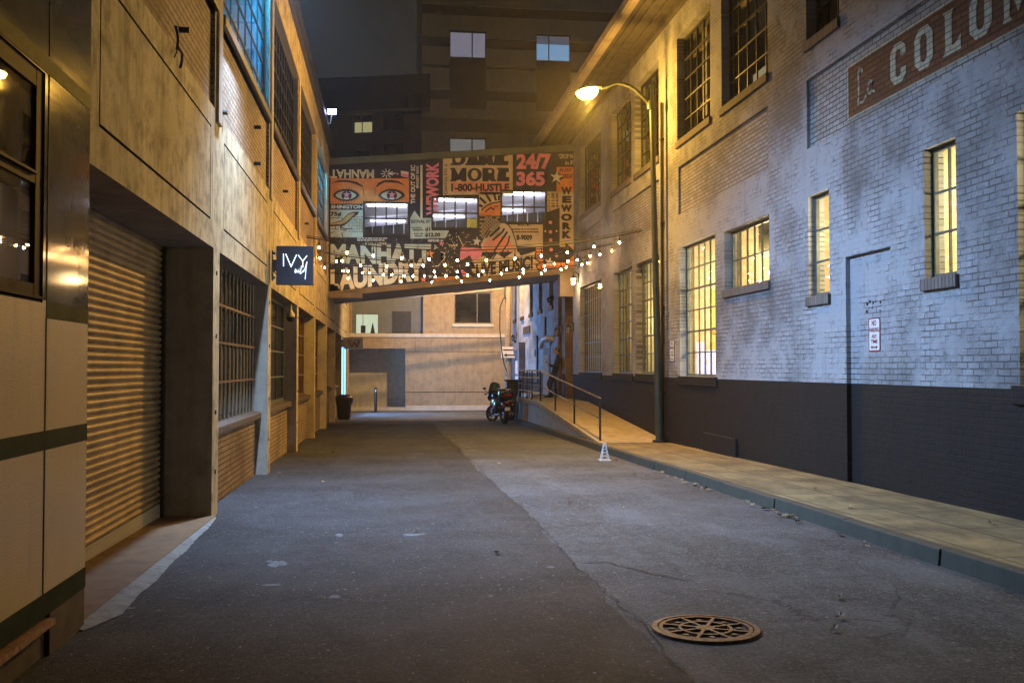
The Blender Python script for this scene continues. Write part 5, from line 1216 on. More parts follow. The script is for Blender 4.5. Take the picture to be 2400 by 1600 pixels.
iv = thing('hanging_sign', 'black square projecting sign with thin glowing white lettering', 'sign', (XL, 17.3, 3.0))
xa, xb_, za, zb2 = -1.92, -1.29, 3.03, 3.70; yS = 17.28
m = MB(); m.box(xa, xb_, yS - .05, yS + .05, za, zb2); m.build('sign_box', plain('charcoal sign face', (.035, .034, .044), .45, 0, .1, 5), iv, bevel=.006)
m = MB(); m.box(XL + .03, xa - .001, yS - .035, yS + .035, 3.27, 3.46); m.build('arm', M['black'], iv)
m = MB(); m.box(XL + .035, XL + .055, yS - .06, yS + .06, 3.1, 3.62)
for z_ in (3.14, 3.56): m.tube([(XL + .04, yS - .03, z_), (XL + .09, yS - .03, z_)], .015, 6); m.tube([(XL + .04, yS + .03, z_ + .03), (XL + .09, yS + .03, z_ + .03)], .012, 6)
m.build('wall_plate', M['dark_frame'], iv)
M['neon'] = emit('cool white sign light', (.62, .78, 1.0), 4)
m = MB(); Oi, Ui, Vi = (xa, yS - .052, za), (xb_ - xa, 0, 0), (0, 0, zb2 - za)
def si(x, y): return ((x - 370) / 665, (1005 - y) / 728)
for pts in ([(500, 428), (503, 655)], [(542, 430), (637, 665), (733, 443)], [(765, 448), (845, 558), (920, 458)], [(845, 558), (847, 675)]): m.stroke([si(*p) for p in pts], .017, Oi, Ui, Vi, (0, -.006, 0))
m.build('lettering', M['neon'], iv)
m = MB()
for pts in ([(722, 705), (705, 745), (712, 780), (740, 728), (742, 775), (768, 730)], [(775, 735), (776, 775), (795, 740), (800, 770)], [(822, 650), (802, 800), (835, 765)], [(868, 725), (845, 745), (848, 765), (872, 740), (922, 570), (905, 690), (890, 898)], [(780, 700), (784, 706)]): m.stroke([si(*p) for p in pts], .011, Oi, Ui, Vi, (0, -.006, 0))
m.build('script_lettering', M['neon'], iv)

ws = thing('projecting_sign', 'small white projecting sign with a dark red emblem near the blue shop front', 'sign', (XL, 43.6, 2.4))
yS = 43.6; x0_, x1_, z0_, z1_ = XL + .12, XL + .94, 2.42, 2.93
m = MB(); m.box(x0_, x1_, yS - .05, yS + .05, z0_, z1_); m.build('sign_box', M['white_sign'], ws, bevel=.01)
m = MB(); m.box(XL - .01, x0_ - .001, yS - .02, yS + .02, 2.5, 2.85); m.build('arm', M['steel'], ws)
m = MB(); Oi, Ui, Vi = (x0_ + .16, yS - .052, z0_ + .1), (.56, 0, 0), (0, 0, .31)
m.stroke([(.0, 1), (.3, 0), (.5, .62), (.7, 0), (.9, .8)], .085, Oi, Ui, Vi, (0, -.004, 0)); m.build('logo', M['red_paint'], ws)
m = MB(); m.stroke([(.22, 1), (.42, .38), (.6, .98), (1.0, 1.0)], .06, (Oi[0], Oi[1] - .0, Oi[2]), Ui, Vi, (0, -.006, 0)); m.stroke([(.55, .2), (.72, .55), (.86, 1)], .05, Oi, Ui, Vi, (0, -.0065, 0)); m.build('logo', M['grey_door'], ws)

# house number on the brick reveal
hn = thing('house_number', 'small black number plate on the bare brick reveal of the entrance', 'sign', (6.85, 36.2, 2.35))
m = MB(); m.box(6.66, 6.86, 35.92, 35.94, 2.27, 2.60); m.build('plate', M['black'], hn)
m = MB(); m.text('15', (6.70, 35.917, 2.35), (.12, 0, 0), (0, 0, .15), .03); m.build('lettering', M['white_sign'], hn)

# ------------------------------------------------------------------ wall lanterns, cameras, floodlight
def lantern(label, y, z, x=XR, lit=False):
    t = thing('wall_lantern', label, 'lantern', (x, y, z), group='black lanterns on the painted brick building')
    m = MB(); m.box(-.03, 0, -.06, .06, .1, .42); m.tube([(-.02, 0, .36), (-.12, 0, .46), (-.2, 0, .42), (-.2, 0, .34)], .012, 6); m.tube([(-.02, 0, .16), (-.14, 0, .1), (-.2, 0, .08)], .01, 6); m.build('bracket', M['black'], t, local=True)
    m = MB(); m.lathe([(.005, .36), (.03, .33), (.095, .27), (.1, .25)], (-.2, 0, 0), 6); m.lathe([(.07, .0), (.075, .02)], (-.2, 0, 0), 6)
    for k in range(6): a = math.pi * k / 3; m.tube([(-.2 + .07 * math.cos(a), .07 * math.sin(a), .02), (-.2 + .09 * math.cos(a), .09 * math.sin(a), .25)], .007, 4)
    m.build('cage', M['black'], t, local=True)
    m = MB(); m.lathe([(.055, .03), (.075, .245)], (-.2, 0, 0), 6); m.build('glass', M['lantern_lit'] if lit else M['lantern_glass'], t, local=True)
    return t
M['lantern_glass'] = plain('frosted lantern glass', (.3, .29, .27), .25, 0, .1, 8)
M['lantern_lit'] = emit('lit lantern glass', (1, .68, .3), 40)
lantern('unlit black lantern on white brick just right of the entrance', 34.0, 2.78)
lantern('unlit black lantern on the white pier between the two entrances', 36.35, 2.78)
lantern('unlit black lantern high over the grey loading door far down', 49.4, 2.95)
bl = lantern('lit amber lantern under the bridge end on the white brick wall', 33.0, 4.42, XR, True)
cd_ = thing('security_camera', 'black dome camera on the blue lit brick wall past the bridge', 'camera', (XR, 38.3, 4.3))
m = MB(); m.box(-.12, 0, -.08, .08, -.02, .14); m.build('bracket', M['black'], cd_, local=True)
m = MB(); m.ball((-.16, 0, -.02), .12, 12); m.build('dome', M['bike_paint'], cd_, local=True, smooth=True)
q = onX(681, 700, XL - .1); cd2 = thing('security_camera', 'pale drop camera under the soffit of the second warehouse bay', 'camera', (XL - .1, 22.0, 2.96))
m = MB(); m.tube([(0, 0, .04), (0, 0, -.10)], .025, 8); m.lathe([(.03, -.1), (.085, -.17), (.095, -.24)], (0, 0, 0), 12); m.build('housing', M['ledge_light'], cd2, local=True, smooth=True)
m = MB(); m.lathe([(.09, -.245), (.085, -.29), (.05, -.34), (.01, -.355)], (0, 0, 0), 12); m.build('dome', M['blackmatt'], cd2, local=True, smooth=True)
fl = onX(778, 263, -1.45); fl = Vector((-1.62, 30.6, 0)); t_ = onY(778, 263, 30.6); fl = Vector((t_.x, 30.6, t_.z))
fd = thing('floodlight', 'small lit blue-white floodlight on the warehouse parapet', 'floodlight', fl)
m = MB(); m.box(-.14, .14, -.02, .06, -.08, .10); m.build('housing', M['black'], fd, local=True)
m = MB(); m.box(-.13, .13, -.035, -.021, -.07, .09); m.build('lens', emit('blue white flood lens', (.55, .62, 1.0), 30), fd, local=True)
m = MB(); m.tube([(0, .02, -.05), (-.05, .02, -.35), (XL - .05 - fl.x, .02, -.45), (XL - .05 - fl.x, .02, 9.2 - fl.z)], .02, 6); m.build('arm', M['black'], fd, local=True)

# ------------------------------------------------------------------ strings of bulbs
M['bulb'] = emit('warm bulb', (1.0, .52, .18), 180)
M['cord'] = plain('black cord', (.015, .014, .014), .6, 0, .2, 8)
strands = [
 (24.6, (718, 556), (1513, 541), 'highest bulb string ending on the brick wall beside the lamp post',
  [(748, 580), (813, 592), (875, 599), (942, 605), (1006, 608), (1072, 610.5), (1140, 610), (1207, 606), (1269, 599.5), (1330, 592), (1392, 578), (1452, 568.5), (1512, 553)]),
 (28.0, (728, 589), (1448, 572), 'second bulb string, hung just behind the highest one',
  [(750, 605), (789, 613), (802, 611.5), (845, 622), (906, 624), (964, 622), (992, 622.5), (1018, 637), (1043, 621), (1072, 637), (1096, 619), (1132, 635.5), (1187, 632), (1226, 631.5), (1276, 623.5), (1299, 618.5), (1331, 613), (1353, 609), (1383, 600), (1406, 596.6), (1435, 588)]),
 (31.2, (748, 617), (1400, 603), 'third bulb string, slightly lower and nearer the bridge',
  [(761, 627), (804, 635), (816, 635), (850, 639.6), (866, 639.6), (899, 643.5), (918, 644), (946.6, 646.5), (968, 647), (995, 647), (1020, 649), (1045, 646.5), (1071, 649), (1096, 645), (1122, 645), (1175, 641), (1227, 639.6), (1268.7, 641), (1278, 633), (1315, 631.5), (1327, 626), (1364, 620), (1376.6, 617)]),
 (33.3, (775, 640), (1355, 622), 'lowest bulb string, close in front of the mural',
  [(816, 652), (875, 657), (940, 660), (1012, 661), (1082, 659.6), (1148, 657), (1217, 650)])]
bulb0 = None
for (Y, a, b, lab, bl_) in strands:
    st = thing('bulb_string', lab, 'string lights', onY(a[0], a[1], Y), group='strings of warm bulbs across the alley')
    A_, B_ = onY(*a, Y), onY(*b, Y); A_.x = max(A_.x, XL); B_.x = min(B_.x, XR)
    pts = [onY(x, y, Y) for x, y in bl_]
    # two suspension cords through smoothed heights above the bulbs
    def sag(x):
        t = (x - A_.x) / (B_.x - A_.x); lo_ = min(p.z for p in pts) + .22
        base_ = A_.z + (B_.z - A_.z) * t; return base_ - 4 * t * (1 - t) * max(0, (A_.z + B_.z) / 2 - lo_ - .05)
    m = MB(); N = 36
    m.tube([(A_.x + (B_.x - A_.x) * i / N, Y, sag(A_.x + (B_.x - A_.x) * i / N)) for i in range(N + 1)], .017, 5)
    m.tube([(A_.x + (B_.x - A_.x) * i / N, Y + .06, sag(A_.x + (B_.x - A_.x) * i / N) + .05 + .12 * (i / N) * (1 - i / N)) for i in range(N + 1)], .008, 5)
    cordo = m.build('cord', M['cord'], st, smooth=True)
    for p in pts:
        zc_ = sag(p.x); 
        m = MB(); z1b = max(zc_, p.z + .12); m.tube([(p.x, Y, z1b), (p.x, Y, p.z + .06)], [.007, .02], 6); m.lathe([(.022, .045), (.024, .11), (.014, .13)], (p.x, Y, p.z), 8); bo = m.build('bulb_socket', M['cord'], st)
        m = MB(); m.ball((p.x, Y, p.z), .027, 8, 1, 1, 1.2); m.build('bulb', M['bulb'], bo, smooth=True)

# ------------------------------------------------------------------ far end: bin, bollard, pole, cables, motorbike, person
def at(px, py, dz=0):                           # pixel on the sloping ground
    d = ray(px, py); t = (EYE.z - dz) / (-d.z - SL * d.y); return EYE + d * t
q = at(806, 983); tb = thing('litter_bin', 'round black litter bin with a bag over its rim by the warehouse', 'bin', (q.x, q.y, gz(q.y)))
m = MB(); m.lathe([(.22, .0), (.26, .1), (.31, .75), (.32, .80)], (0, 0, 0), 20); m.build('bin_body', M['black'], tb, local=True, smooth=True)
m = MB(); prof = [(.325, .62), (.345, .70), (.36, .84), (.37, .90), (.33, .95), (.25, .99), (.12, 1.02)]; n = 24; b0 = len(m.v)
for i, (r, h) in enumerate(prof):
    for k in range(n):
        a = 2 * math.pi * k / n; j_ = 1 + .05 * math.sin(5 * a + i) + .03 * math.sin(11 * a + 2 * i); m.v.append((r * j_ * math.cos(a), r * j_ * math.sin(a), h + .02 * math.sin(7 * a + i)))
for i in range(len(prof) - 1):
    for k in range(n): m.f.append((i * n + k, i * n + (k + 1) % n, (i + 1) * n + (k + 1) % n, (i + 1) * n + k))
m.f.append(tuple(range((len(prof) - 1) * n, len(prof) * n))); m.build('bin_bag', M['bag'], tb, local=True, smooth=True)
bo_ = thing('bollard', 'slim dark metal bollard standing before the alcove of the end wall', 'bollard', (-.62, 50.0, gz(50)))
m = MB(); m.lathe([(.075, .02), (.075, 1.17), (.06, 1.22), (.02, 1.24)], (0, 0, 0), 14); m.build('post', M['black'], bo_, local=True, smooth=True)
m = MB(); m.box(-.2, .2, -.14, .14, 0, .025); m.build('base_plate', M['black'], bo_, local=True)
m = MB(); m.box(-.03, .03, -.08, -.072, 1.02, 1.12); m.build('reflector', M['white_sign'], bo_, local=True)

up = thing('utility_pole', 'brown wooden utility pole at the far end of the brick building', 'utility pole', (5.95, 48.6, gz(48.6)))
m = MB(); m.tube([(5.93, 48.6, -.7), (5.93, 48.6, 2), (5.95, 48.6, 5), (5.97, 48.6, 9.2)], [.16, .155, .145, .13], 14); m.build('pole', M['wood_pole'], up, smooth=True)
m = MB(); m.box(5.2, 6.7, 48.5, 48.6, 8.6, 8.72); m.build('crossarm', M['wood_pole'], up)
m = MB(); m.tube([(5.8, 48.4, 5.2), (5.65, 48.3, 5.0), (5.5, 48.3, 4.6), (5.48, 48.3, 3.6), (5.56, 48.3, 2.6), (5.7, 48.35, 1.8), (5.85, 48.4, 1.4)], .03, 6); m.tube([(5.78, 48.4, 5.7), (5.7, 48.3, 5.3), (5.78, 48.4, 5.0)], .025, 6); m.build('cable_loop', M['cord'], up, smooth=True)
ar = thing('arrow_sign', 'small white arrow sign fixed to the wooden utility pole', 'sign', (5.9, 48.35, 2.1))
m = MB(); m.box(5.55, 6.3, 48.38, 48.42, 2.1, 2.65); m.build('sign_face', M['white_sign'], ar)
m = MB(); m.prism([(0, .3), (.3, .6), (.3, .4), (1, .4), (1, .2), (.3, .2), (.3, 0)], (5.68, 48.378, 2.14), (.55, 0, 0), (0, 0, .3), (0, -.002, 0)); m.box(5.66, 6.2, 48.376, 48.379, 2.46, 2.52); m.build('arrow', M['blackmatt'], ar)
for lab, pts in (('upper pale service cable from the utility pole to the warehouse', [(834, 692), (920, 684), (1010, 677), (1090, 670), (1175, 663)]), ('lower sagging service cable from the utility pole to the warehouse', [(836, 696), (920, 696), (995, 694), (1075, 688), (1180, 676)])):
    m = MB(); m.tube([onY(x, y, 48.6) for x, y in pts], .032, 6); tag(m.build('service_cable', plain('pale cable sheath', (.3, .25, .2), .4), smooth=True), lab, 'cable', 'service cables at the far end')
# leaning plank and dark cabinet behind the bike
lb = MB(); lb.hexa([(4.72, 36.6, gz(36.6)), (4.80, 36.6, gz(36.6)), (4.80, 36.75, gz(36.6)), (4.72, 36.75, gz(36.6)), (4.98, 36.98, 1.15), (5.06, 36.98, 1.15), (5.06, 37.1, 1.15), (4.98, 37.1, 1.15)])
tag(lb.build('leaning_plank', M['blackmatt']), 'dark plank leaning against the landing behind the motorcycle', 'plank')
cr_ = thing('utility_cabinet', 'dark upright cabinet between the motorcycle and the ramp landing', 'cabinet', (5.0, 39.2, gz(39.2)))
m = MB(); m.box(-.3, .3, -.25, .25, .06, 1.55); m.build('cabinet_body', M['black'], cr_, local=True, bevel=.02)
m = MB(); m.box(-.27, .27, -.265, -.252, .12, 1.48); m.build('door', M['dark_frame'], cr_, local=True)
m = MB(); m.box(-.34, .34, -.3, .3, 1.55, 1.62); m.box(-.32, .32, -.27, .27, 0, .06); m.build('cap', M['blackmatt'], cr_, local=True)

mc = thing('motorcycle', 'black touring motorcycle parked at the end of the ramp, seen from behind', 'motorcycle', (4.24, 35.9, gz(36.4)), R(101))
def wheel(x, r, w, turn=0):
    T = Matrix.Translation((x, 0, r)) @ Matrix.Rotation(turn, 4, 'Z')
    def xf(mb): mb.v = [tuple(T @ Vector(v)) for v in mb.v]; return mb
    m = MB(); prof = []
    for k in range(13):
        a = math.pi * k / 12; prof.append((r - .06 + .06 * math.sin(a), -w / 2 * math.cos(a)))
    prof += [(r - .085, w / 2 * .8), (r - .085, -w / 2 * .8), prof[0]]
    m.lathe(prof, (0, 0, 0), 28, 'Y', cap=False); ty = xf(m).build('tyre', M['rubber'], mc, local=True, smooth=True)
    m = MB(); m.lathe([(r - .085, -.03), (r - .11, -.02), (r - .11, .02), (r - .085, .03)], (0, 0, 0), 28, 'Y', cap=False); m.lathe([(.05, -.06), (.05, .06)], (0, 0, 0), 12, 'Y')
    for k in range(5):
        a = 2 * math.pi * k / 5; c, s = math.cos(a), math.sin(a); m.tube([(.04 * c, 0, .04 * s), ((r - .1) * c, 0, (r - .1) * s)], [.022, .016], 6)
    m.lathe([(.13, .055), (.13, .06)], (0, 0, 0), 20, 'Y'); xf(m).build('rim', M['chrome'], ty, local=True, smooth=True)
wheel(0, .325, .17); wheel(1.52, .315, .12, R(28))
m = MB()   # trunk, tank and body as lofted sections along x
def loft(secs, n=16):
    mb = MB(); rs = []
    for (x, y, z, w, h, p) in secs:
        r_ = []
        for k in range(n):
            a = 2 * math.pi * k / n; c, s = math.cos(a), math.sin(a)
            r_.append(len(mb.v)); mb.v.append((x, y + w * math.copysign(abs(c) ** p, c), z + h * math.copysign(abs(s) ** p, s)))
        rs.append(r_)
    for a, b in zip(rs[:-1], rs[1:]):
        for k in range(n): mb.f.append((a[k], a[(k + 1) % n], b[(k + 1) % n], b[k]))
    mb.f.append(tuple(rs[0])[::-1]); mb.f.append(tuple(rs[-1])); return mb
loft([(.42, 0, .62, .05, .1, .8), (.5, 0, .66, .14, .2, .8), (.8, 0, .70, .17, .24, .8), (1.1, 0, .78, .18, .2, .8), (1.28, 0, .82, .12, .14, .8), (1.34, 0, .84, .05, .06, .8)]).build('body', M['bike_paint'], mc, local=True, smooth=True)
loft([(.75, 0, .92, .1, .06, .8), (.9, 0, .98, .17, .13, .8), (1.1, 0, 1.0, .16, .13, .8), (1.25, 0, .95, .08, .08, .8)]).build('tank', M['bike_paint'], mc, local=True, smooth=True)
loft([(-.05, 0, .86, .1, .04, .7), (.05, 0, .86, .16, .06, .7), (.4, 0, .83, .17, .07, .7), (.75, 0, .88, .12, .06, .7)]).build('seat', M['blackmatt'], mc, local=True, smooth=True)
loft([(-.42, 0, 1.08, .24, .13, .5), (-.38, 0, 1.09, .27, .17, .5), (-.1, 0, 1.10, .28, .19, .5), (.0, 0, 1.1, .25, .16, .5)]).build('top_case', M['bike_paint'], mc, local=True, smooth=True)
for s in (-1, 1):
    loft([(-.3, s * .29, .66, .07, .14, .5), (-.26, s * .29, .66, .1, .17, .5), (.2, s * .29, .68, .1, .17, .5), (.27, s * .29, .68, .06, .12, .5)]).build('pannier', M['bike_paint'], mc, local=True, smooth=True)
    mm = MB(); mm.tube([(1.2, 0, 1.06), (1.08, s * .2, 1.14), (.98, s * .38, 1.08), (.93, s * .46, 1.06)], .016, 8); hb_ = mm.build('handlebar', M['chrome'], mc, local=True, smooth=True)
    mm = MB(); mm.tube([(.97, s * .40, 1.08), (.92, s * .48, 1.06)], .024, 8); mm.build('grip', M['rubber'], hb_, local=True)
    mm = MB(); mm.tube([(1.02, s * .32, 1.1), (1.05, s * .42, 1.24)], .008, 6); mm.ball((1.05, s * .45, 1.28), .07, 10, .35, 1, .7); mm.build('mirror', M['black'], mc, local=True, smooth=True)
    mm = MB(); mm.tube([(1.22, s * .1, 1.02), (1.52, s * .1 + .0, .32)], .026, 8); mm.build('fork', M['chrome'], mc, local=True, smooth=True)
    mm = MB(); mm.tube([(.6, s * .2, .35), (.2, s * .24, .32), (-.25, s * .26, .36)], [.03, .045, .05], 10); mm.build('exhaust', M['chrome'], mc, local=True, smooth=True)
loft([(1.2, 0, 1.05, .12, .1, .8), (1.35, 0, 1.0, .22, .2, .8), (1.5, 0, .96, .2, .18, .8), (1.58, 0, .94, .1, .1, .8)]).build('fairing', M['bike_paint'], mc, local=True, smooth=True)
mm = MB()
for i in range(9):
    t = -1 + 2 * i / 8; x = 1.42 - .16 * t * t; mm.v += [(x, .24 * t, 1.12), (x - .12, .2 * t, 1.52 - .1 * t * t)]
for i in range(8): mm.f.append((2 * i, 2 * i + 2, 2 * i + 3, 2 * i + 1))
mm.build('windshield', M['blue_plastic'], mc, local=True, smooth=True)
loft([(-.33, 0, .60, .06, .02, .8), (-.36, 0, .66, .09, .04, .8), (-.22, 0, .72, .1, .06, .8), (.1, 0, .74, .1, .05, .8)]).build('rear_fender', M['bike_paint'], mc, local=True, smooth=True)
mm = MB(); mm.ball((-.40, 0, .80), .055, 10, .6, 1.2, .9); mm.build('tail_light', M['red_lens'], mc, local=True, smooth=True)
mm = MB(); mm.box(-.445, -.42, -.14, .14, 1.05, 1.085); mm.build('brake_bar', M['red_lens'], mc, local=True)
mm = MB(); mm.box(-.40, -.385, -.1, .1, .50, .62); pl = mm.build('licence_plate', M['white_sign'], mc, local=True)
mm = MB(); mm.box(-.3, .02, -.05, .26, 1.288, 1.296); mm.build('top_stripe', M['yellow_paint'], mc, local=True)
mm = MB(); mm.tube([(.5, .14, .3), (.42, .36, .02)], .014, 6); mm.build('side_stand', M['steel'], mc, local=True)
mm = MB(); mm.box(.5, 1.0, -.2, .2, .25, .5); mm.lathe([(.14, -.26), (.14, .26)], (.75, 0, .45), 14, 'Y'); mm.build('engine', M['dark_frame'], mc, local=True, bevel=.03)
for s in (-1, 1):
    mm = MB(); mm.ball((-.36, s * .2, .72), .035, 8); mm.build('turn_signal', plain('amber lens', (.5, .2, .03), .3), mc, local=True, smooth=True)

# ------------------------------------------------------------------ person leaning on the pier, looking at a phone
def skin(name, joints, bones, mat, parent, root=0, sub=2):
    me = bpy.data.meshes.new(name); me.from_pydata([j[:3] for j in joints], bones, []); o = bpy.data.objects.new(name, me); COL.objects.link(o)
    md = o.modifiers.new('skin', 'SKIN'); me.skin_vertices.new() if not me.skin_vertices else None
    for i, j in enumerate(joints): sv = me.skin_vertices[0].data[i]; sv.radius = (j[3], j[4] if len(j) > 4 else j[3]); sv.use_root = (i == root)
    md.use_smooth_shade = True; s_ = o.modifiers.new('sub', 'SUBSURF'); s_.levels = sub; s_.render_levels = sub
    me.materials.append(mat)
    dg = bpy.context.evaluated_depsgraph_get(); nm = bpy.data.meshes.new_from_object(o.evaluated_get(dg)); o.modifiers.clear(); o.data = nm; nm.name = name
    if not nm.materials: nm.materials.append(mat)
    o.parent = parent; return o
pe = thing('person', 'person in dark clothes leaning back on the white pier, looking at a phone', 'person', (6.12, 36.35, ZT), R(180))
# local: +x faces away from the wall
J = [(-.10, 0, .98, .15, .12), (-.15, 0, 1.18, .135, .115), (-.19, 0, 1.38, .165, .12), (-.205, 0, 1.52, .075), (-.19, 0, 1.60, .06),
     (-.07, .10, .90, .105), (.10, .11, .50, .07), (.14, .12, .09, .048), (.27, .14, .035, .038),
     (-.07, -.10, .90, .105), (.16, -.10, .52, .07), (.02, -.12, .09, .048), (.15, -.14, .035, .038),
     (-.20, .20, 1.44, .07), (-.16, .27, 1.16, .052), (.06, .16, 1.19, .042), (.15, .08, 1.25, .032),
     (-.20, -.20, 1.44, .07), (-.16, -.27, 1.16, .052), (.05, -.16, 1.17, .042), (.14, -.07, 1.23, .032)]
B = [(0, 1), (1, 2), (2, 3), (3, 4), (0, 5), (5, 6), (6, 7), (7, 8), (0, 9), (9, 10), (10, 11), (11, 12), (2, 13), (13, 14), (14, 15), (15, 16), (2, 17), (17, 18), (18, 19), (19, 20)]
body = skin('body', J, B, M['cloth_dark'], pe)
hp = MB()
hm = [(.0, .0)]
def head(mb, c, tilt):
    n = 16; secs = [(-.125, .03, .0), (-.115, .06, .012), (-.085, .075, .014), (-.04, .085, .012), (.0, .09, .006), (.05, .088, .0), (.09, .07, -.004), (.115, .04, -.006), (.123, .01, -.006)]
    T = Matrix.Translation(c) @ Matrix.Rotation(tilt, 4, 'Y'); rs = []
    for (z, r, dx) in secs:
        rr_ = []
        for k in range(n):
            a = 2 * math.pi * k / n; x = r * 1.12 * math.cos(a) + dx; y = r * .86 * math.sin(a)
            if k == 0 and -.06 < z < .02: x += .022 if z < -.02 else .010          # nose
            if k == 0 and -.1 < z < -.07: x += .006
            rr_.append(len(mb.v)); mb.v.append(tuple(T @ Vector((x, y, z))))
        rs.append(rr_)
    for a, b in zip(rs[:-1], rs[1:]):
        for k in range(n): mb.f.append((a[k], a[(k + 1) % n], b[(k + 1) % n], b[k]))
    mb.f.append(tuple(rs[0])[::-1]); mb.f.append(tuple(rs[-1])); return T
T = head(hp, Vector((-.165, 0, 1.735)), R(18)); hdo = hp.build('head', M['skin'], pe, local=True, smooth=True)
for s in (-1, 1):
    e_ = MB(); e_.ball(T @ Vector((.078, s * .032, .0)), .012, 8); e_.build('eye', M['white_sign'], hdo, local=True)
    e_ = MB(); e_.ball(T @ Vector((-.0, s * .082, -.01)), .03, 8, .6, .35, 1); e_.build('ear', M['skin'], hdo, local=True)
e_ = MB(); e_.box(-.012, .012, -.022, .022, -.003, .003); e_.v = [tuple(T @ (Vector(v) + Vector((.088, 0, -.078)))) for v in e_.v]; e_.build('mouth', M['red_paint'], hdo, local=True)
hh_ = MB(); n = 16
for i in range(6):
    ph = math.pi / 2 * i / 5
    for k in range(n):
        a = 2 * math.pi * k / n; low_ = -.005 if math.cos(a) > .3 else -.06
        hh_.v.append(tuple(T @ Vector((-.012 + .106 * math.cos(ph) * math.cos(a) - (.012 if math.cos(a) > .3 else 0), .086 * math.cos(ph) * math.sin(a), low_ * (1 - math.sin(ph)) + .045 * (1 if math.cos(a) > .3 else 0) * (1 - math.sin(ph)) + .135 * math.sin(ph)))))
for i in range(5):
    for k in range(n): hh_.f.append((i * n + k, i * n + (k + 1) % n, (i + 1) * n + (k + 1) % n, (i + 1) * n + k))
hh_.build('hair', M['blackmatt'], pe, local=True, smooth=True)
for s in (-1, 1):
    w0 = Vector((.15, s * .075, 1.25)); HJ = [(w0.x, w0.y, w0.z, .024, .018), (w0.x + .05, w0.y - s * .012, w0.z + .035, .036, .016), (w0.x + .075, w0.y - s * .02, w0.z + .06, .034, .014)]; HB = [(0, 1), (1, 2)]
    for k in range(4):
        b0 = len(HJ); y_ = (k - 1.5) * .018; ln = (.7, .85, .9, .75)[k]
        HJ += [(w0.x + .085, w0.y - s * .02 + y_, w0.z + .075, .0095), (w0.x + .085 + .03 * ln, w0.y - s * .035 + y_, w0.z + .095, .0088), (w0.x + .08 + .03 * ln, w0.y - s * .055 + y_, w0.z + .115, .008)]; HB += [(2, b0), (b0, b0 + 1), (b0 + 1, b0 + 2)]
    b0 = len(HJ); HJ += [(w0.x + .035, w0.y - s * .04, w0.z + .05, .012), (w0.x + .05, w0.y - s * .065, w0.z + .085, .009)]; HB += [(1, b0), (b0, b0 + 1)]
    skin('hand', HJ, HB, M['skin'], pe, 0, 1)
sh = MB()
for (x, y) in ((.14, .12), (.02, -.12)): sh.hexa([(x - .07, y - .045, 0), (x + .21, y - .045, 0), (x + .21, y + .05, 0), (x - .07, y + .05, 0), (x - .06, y - .04, .09), (x + .19, y - .035, .045), (x + .19, y + .04, .045), (x - .06, y + .045, .09)])
sh.build('shoes', M['blackmatt'], pe, local=True, bevel=.02)
ph = MB(); ph.box(-.004, .004, -.037, .037, -.07, .07); ph.v = [tuple(Matrix.Translation((6.12 - .245, 36.35, ZT + 1.33)) @ Matrix.Rotation(R(30), 4, 'Y') @ Vector(v)) for v in ph.v]
tag(ph.build('phone', M['bike_paint'], bevel=.004), 'dark phone held in both hands by the leaning person', 'phone')

# ------------------------------------------------------------------ light
def light(name, typ, loc, e, col, **k):
    l = bpy.data.lights.new(name, typ); l.energy = e; l.color = col
    for a, b in k.items(): setattr(l, a, b)
    o = bpy.data.objects.new(name, l); COL.objects.link(o); o.location = loc; return o
def aim(o, p): o.rotation_euler = (Vector(p) - o.location).to_track_quat('-Z', 'Y').to_euler()
SOD = (1.0, .52, .075)
o = light('sodium_lamp', 'SPOT', LAMP, 2700, SOD, spot_size=R(166), spot_blend=.65, shadow_soft_size=.12); aim(o, LAMP + Vector((-.66, -.15, -.74)))
light('sodium_glow', 'POINT', LAMP, 800, SOD, shadow_soft_size=.12)
o = light('cool_flood', 'SPOT', (-1.55, 13.0, 6.9), 8000, (.39, .61, 1.0), spot_size=R(122), spot_blend=1.0, shadow_soft_size=.1); aim(o, (2.3, 13.6, .0))
for (x, z) in ((.9, 6.9), (3.2, 7.1), (5.6, 7.3)): light('corridor_light', 'POINT', (x, YB + 1.6, z), 55, (.80, .82, 1.0), shadow_soft_size=.2)
o = light('pole_lamp', 'SPOT', (4.9, 46.0, 7.9), 4300, (1.0, .62, .26), spot_size=R(150), spot_blend=.4, shadow_soft_size=.12); aim(o, (2.4, 51, 0))
o = light('shop_front_light', 'AREA', (XL + .06, 46.3, 1.6), 750, (.16, .45, 1.0), shape='RECTANGLE', size=2.5, size_y=4.4, spread=R(146)); o.rotation_euler = (0, R(-90), 0)
light('lantern_light', 'POINT', (XR - .35, 32.95, 4.4), 50, (1, .6, .24), shadow_soft_size=.08)
light('warehouse_flood', 'SPOT', fl + Vector((.0, -.12, 0)), 120, (.6, .7, 1.0), spot_size=R(140), shadow_soft_size=.1).rotation_euler = (R(60), 0, 0)

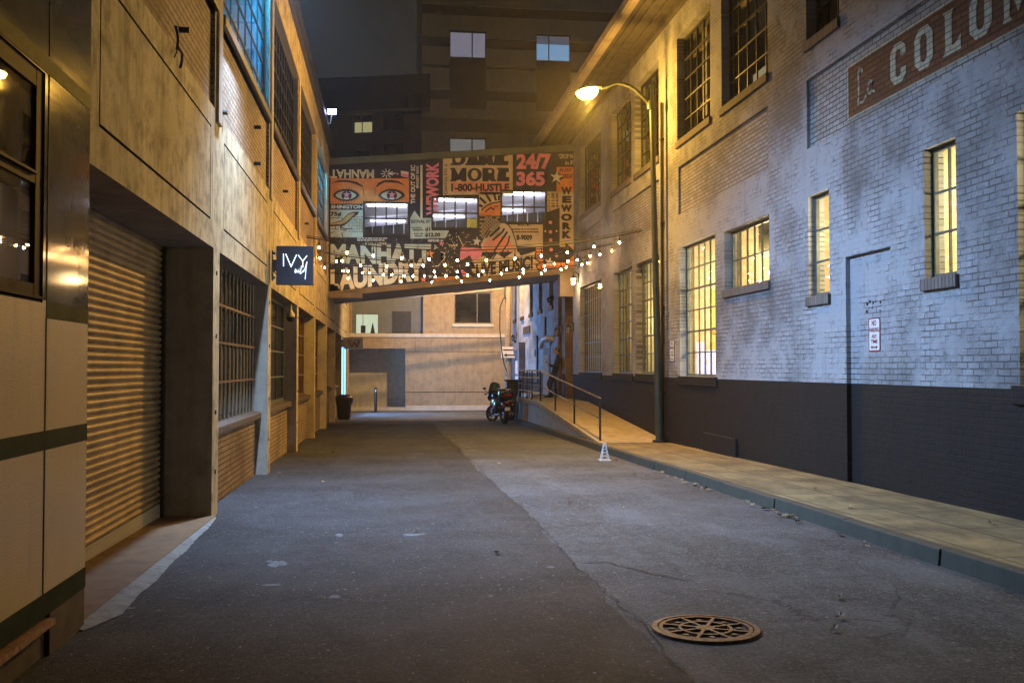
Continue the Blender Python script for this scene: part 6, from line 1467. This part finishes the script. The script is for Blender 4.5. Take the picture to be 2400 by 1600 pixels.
# ------------------------------------------------------------------ thin haze added for lens-like glow round the lamps
hz = MB().box(-50, 50, -45, 95, -3.0, 34).build('haze', None); hz['kind'] = 'stuff'; hz['label'] = 'thin haze added to give the lamps a lens-like glow'
t = NT('night haze'); pvn = t.add('VolumePrincipled'); pvn.inputs['Color'].default_value = (.9, .9, .9, 1); pvn.inputs['Density'].default_value = .0009; pvn.inputs['Anisotropy'].default_value = .75
t.link(pvn.outputs[0], t.out.inputs['Volume']); hz.data.materials.append(t.m)
bb.location.y -= .6
# ------------------------------------------------------------------ night sky
w = bpy.data.worlds.new('World'); sc.world = w; w.use_nodes = True; nt = w.node_tree; nt.nodes.clear()
out = nt.nodes.new('ShaderNodeOutputWorld'); bg = nt.nodes.new('ShaderNodeBackground'); bg.inputs[1].default_value = 1
tcn = nt.nodes.new('ShaderNodeTexCoord'); ns = nt.nodes.new('ShaderNodeTexNoise'); ns.inputs['Scale'].default_value = 1.8; ns.inputs['Detail'].default_value = 4
rp_ = nt.nodes.new('ShaderNodeValToRGB'); rp_.color_ramp.elements[0].color = (.0145, .014, .0125, 1); rp_.color_ramp.elements[1].color = (.023, .0218, .0192, 1); rp_.color_ramp.elements[0].position = .3; rp_.color_ramp.elements[1].position = .75
nt.links.new(tcn.outputs['Generated'], ns.inputs['Vector']); nt.links.new(ns.outputs[0], rp_.inputs[0]); nt.links.new(rp_.outputs[0], bg.inputs[0]); nt.links.new(bg.outputs[0], out.inputs[0])

sc.render.engine = 'CYCLES'
sc.cycles.use_denoising = True; sc.cycles.use_adaptive_sampling = True; sc.cycles.adaptive_threshold = .035; sc.cycles.adaptive_min_samples = 16
sc.cycles.max_bounces = 5; sc.cycles.diffuse_bounces = 2; sc.cycles.glossy_bounces = 2; sc.cycles.transparent_max_bounces = 8; sc.cycles.transmission_bounces = 2
sc.cycles.volume_bounces = 0; sc.cycles.sample_clamp_indirect = 4; sc.cycles.caustics_reflective = False; sc.cycles.caustics_refractive = False
sc.view_settings.view_transform = 'Standard'; sc.view_settings.look = 'None'; sc.view_settings.exposure = 0; sc.view_settings.gamma = 1
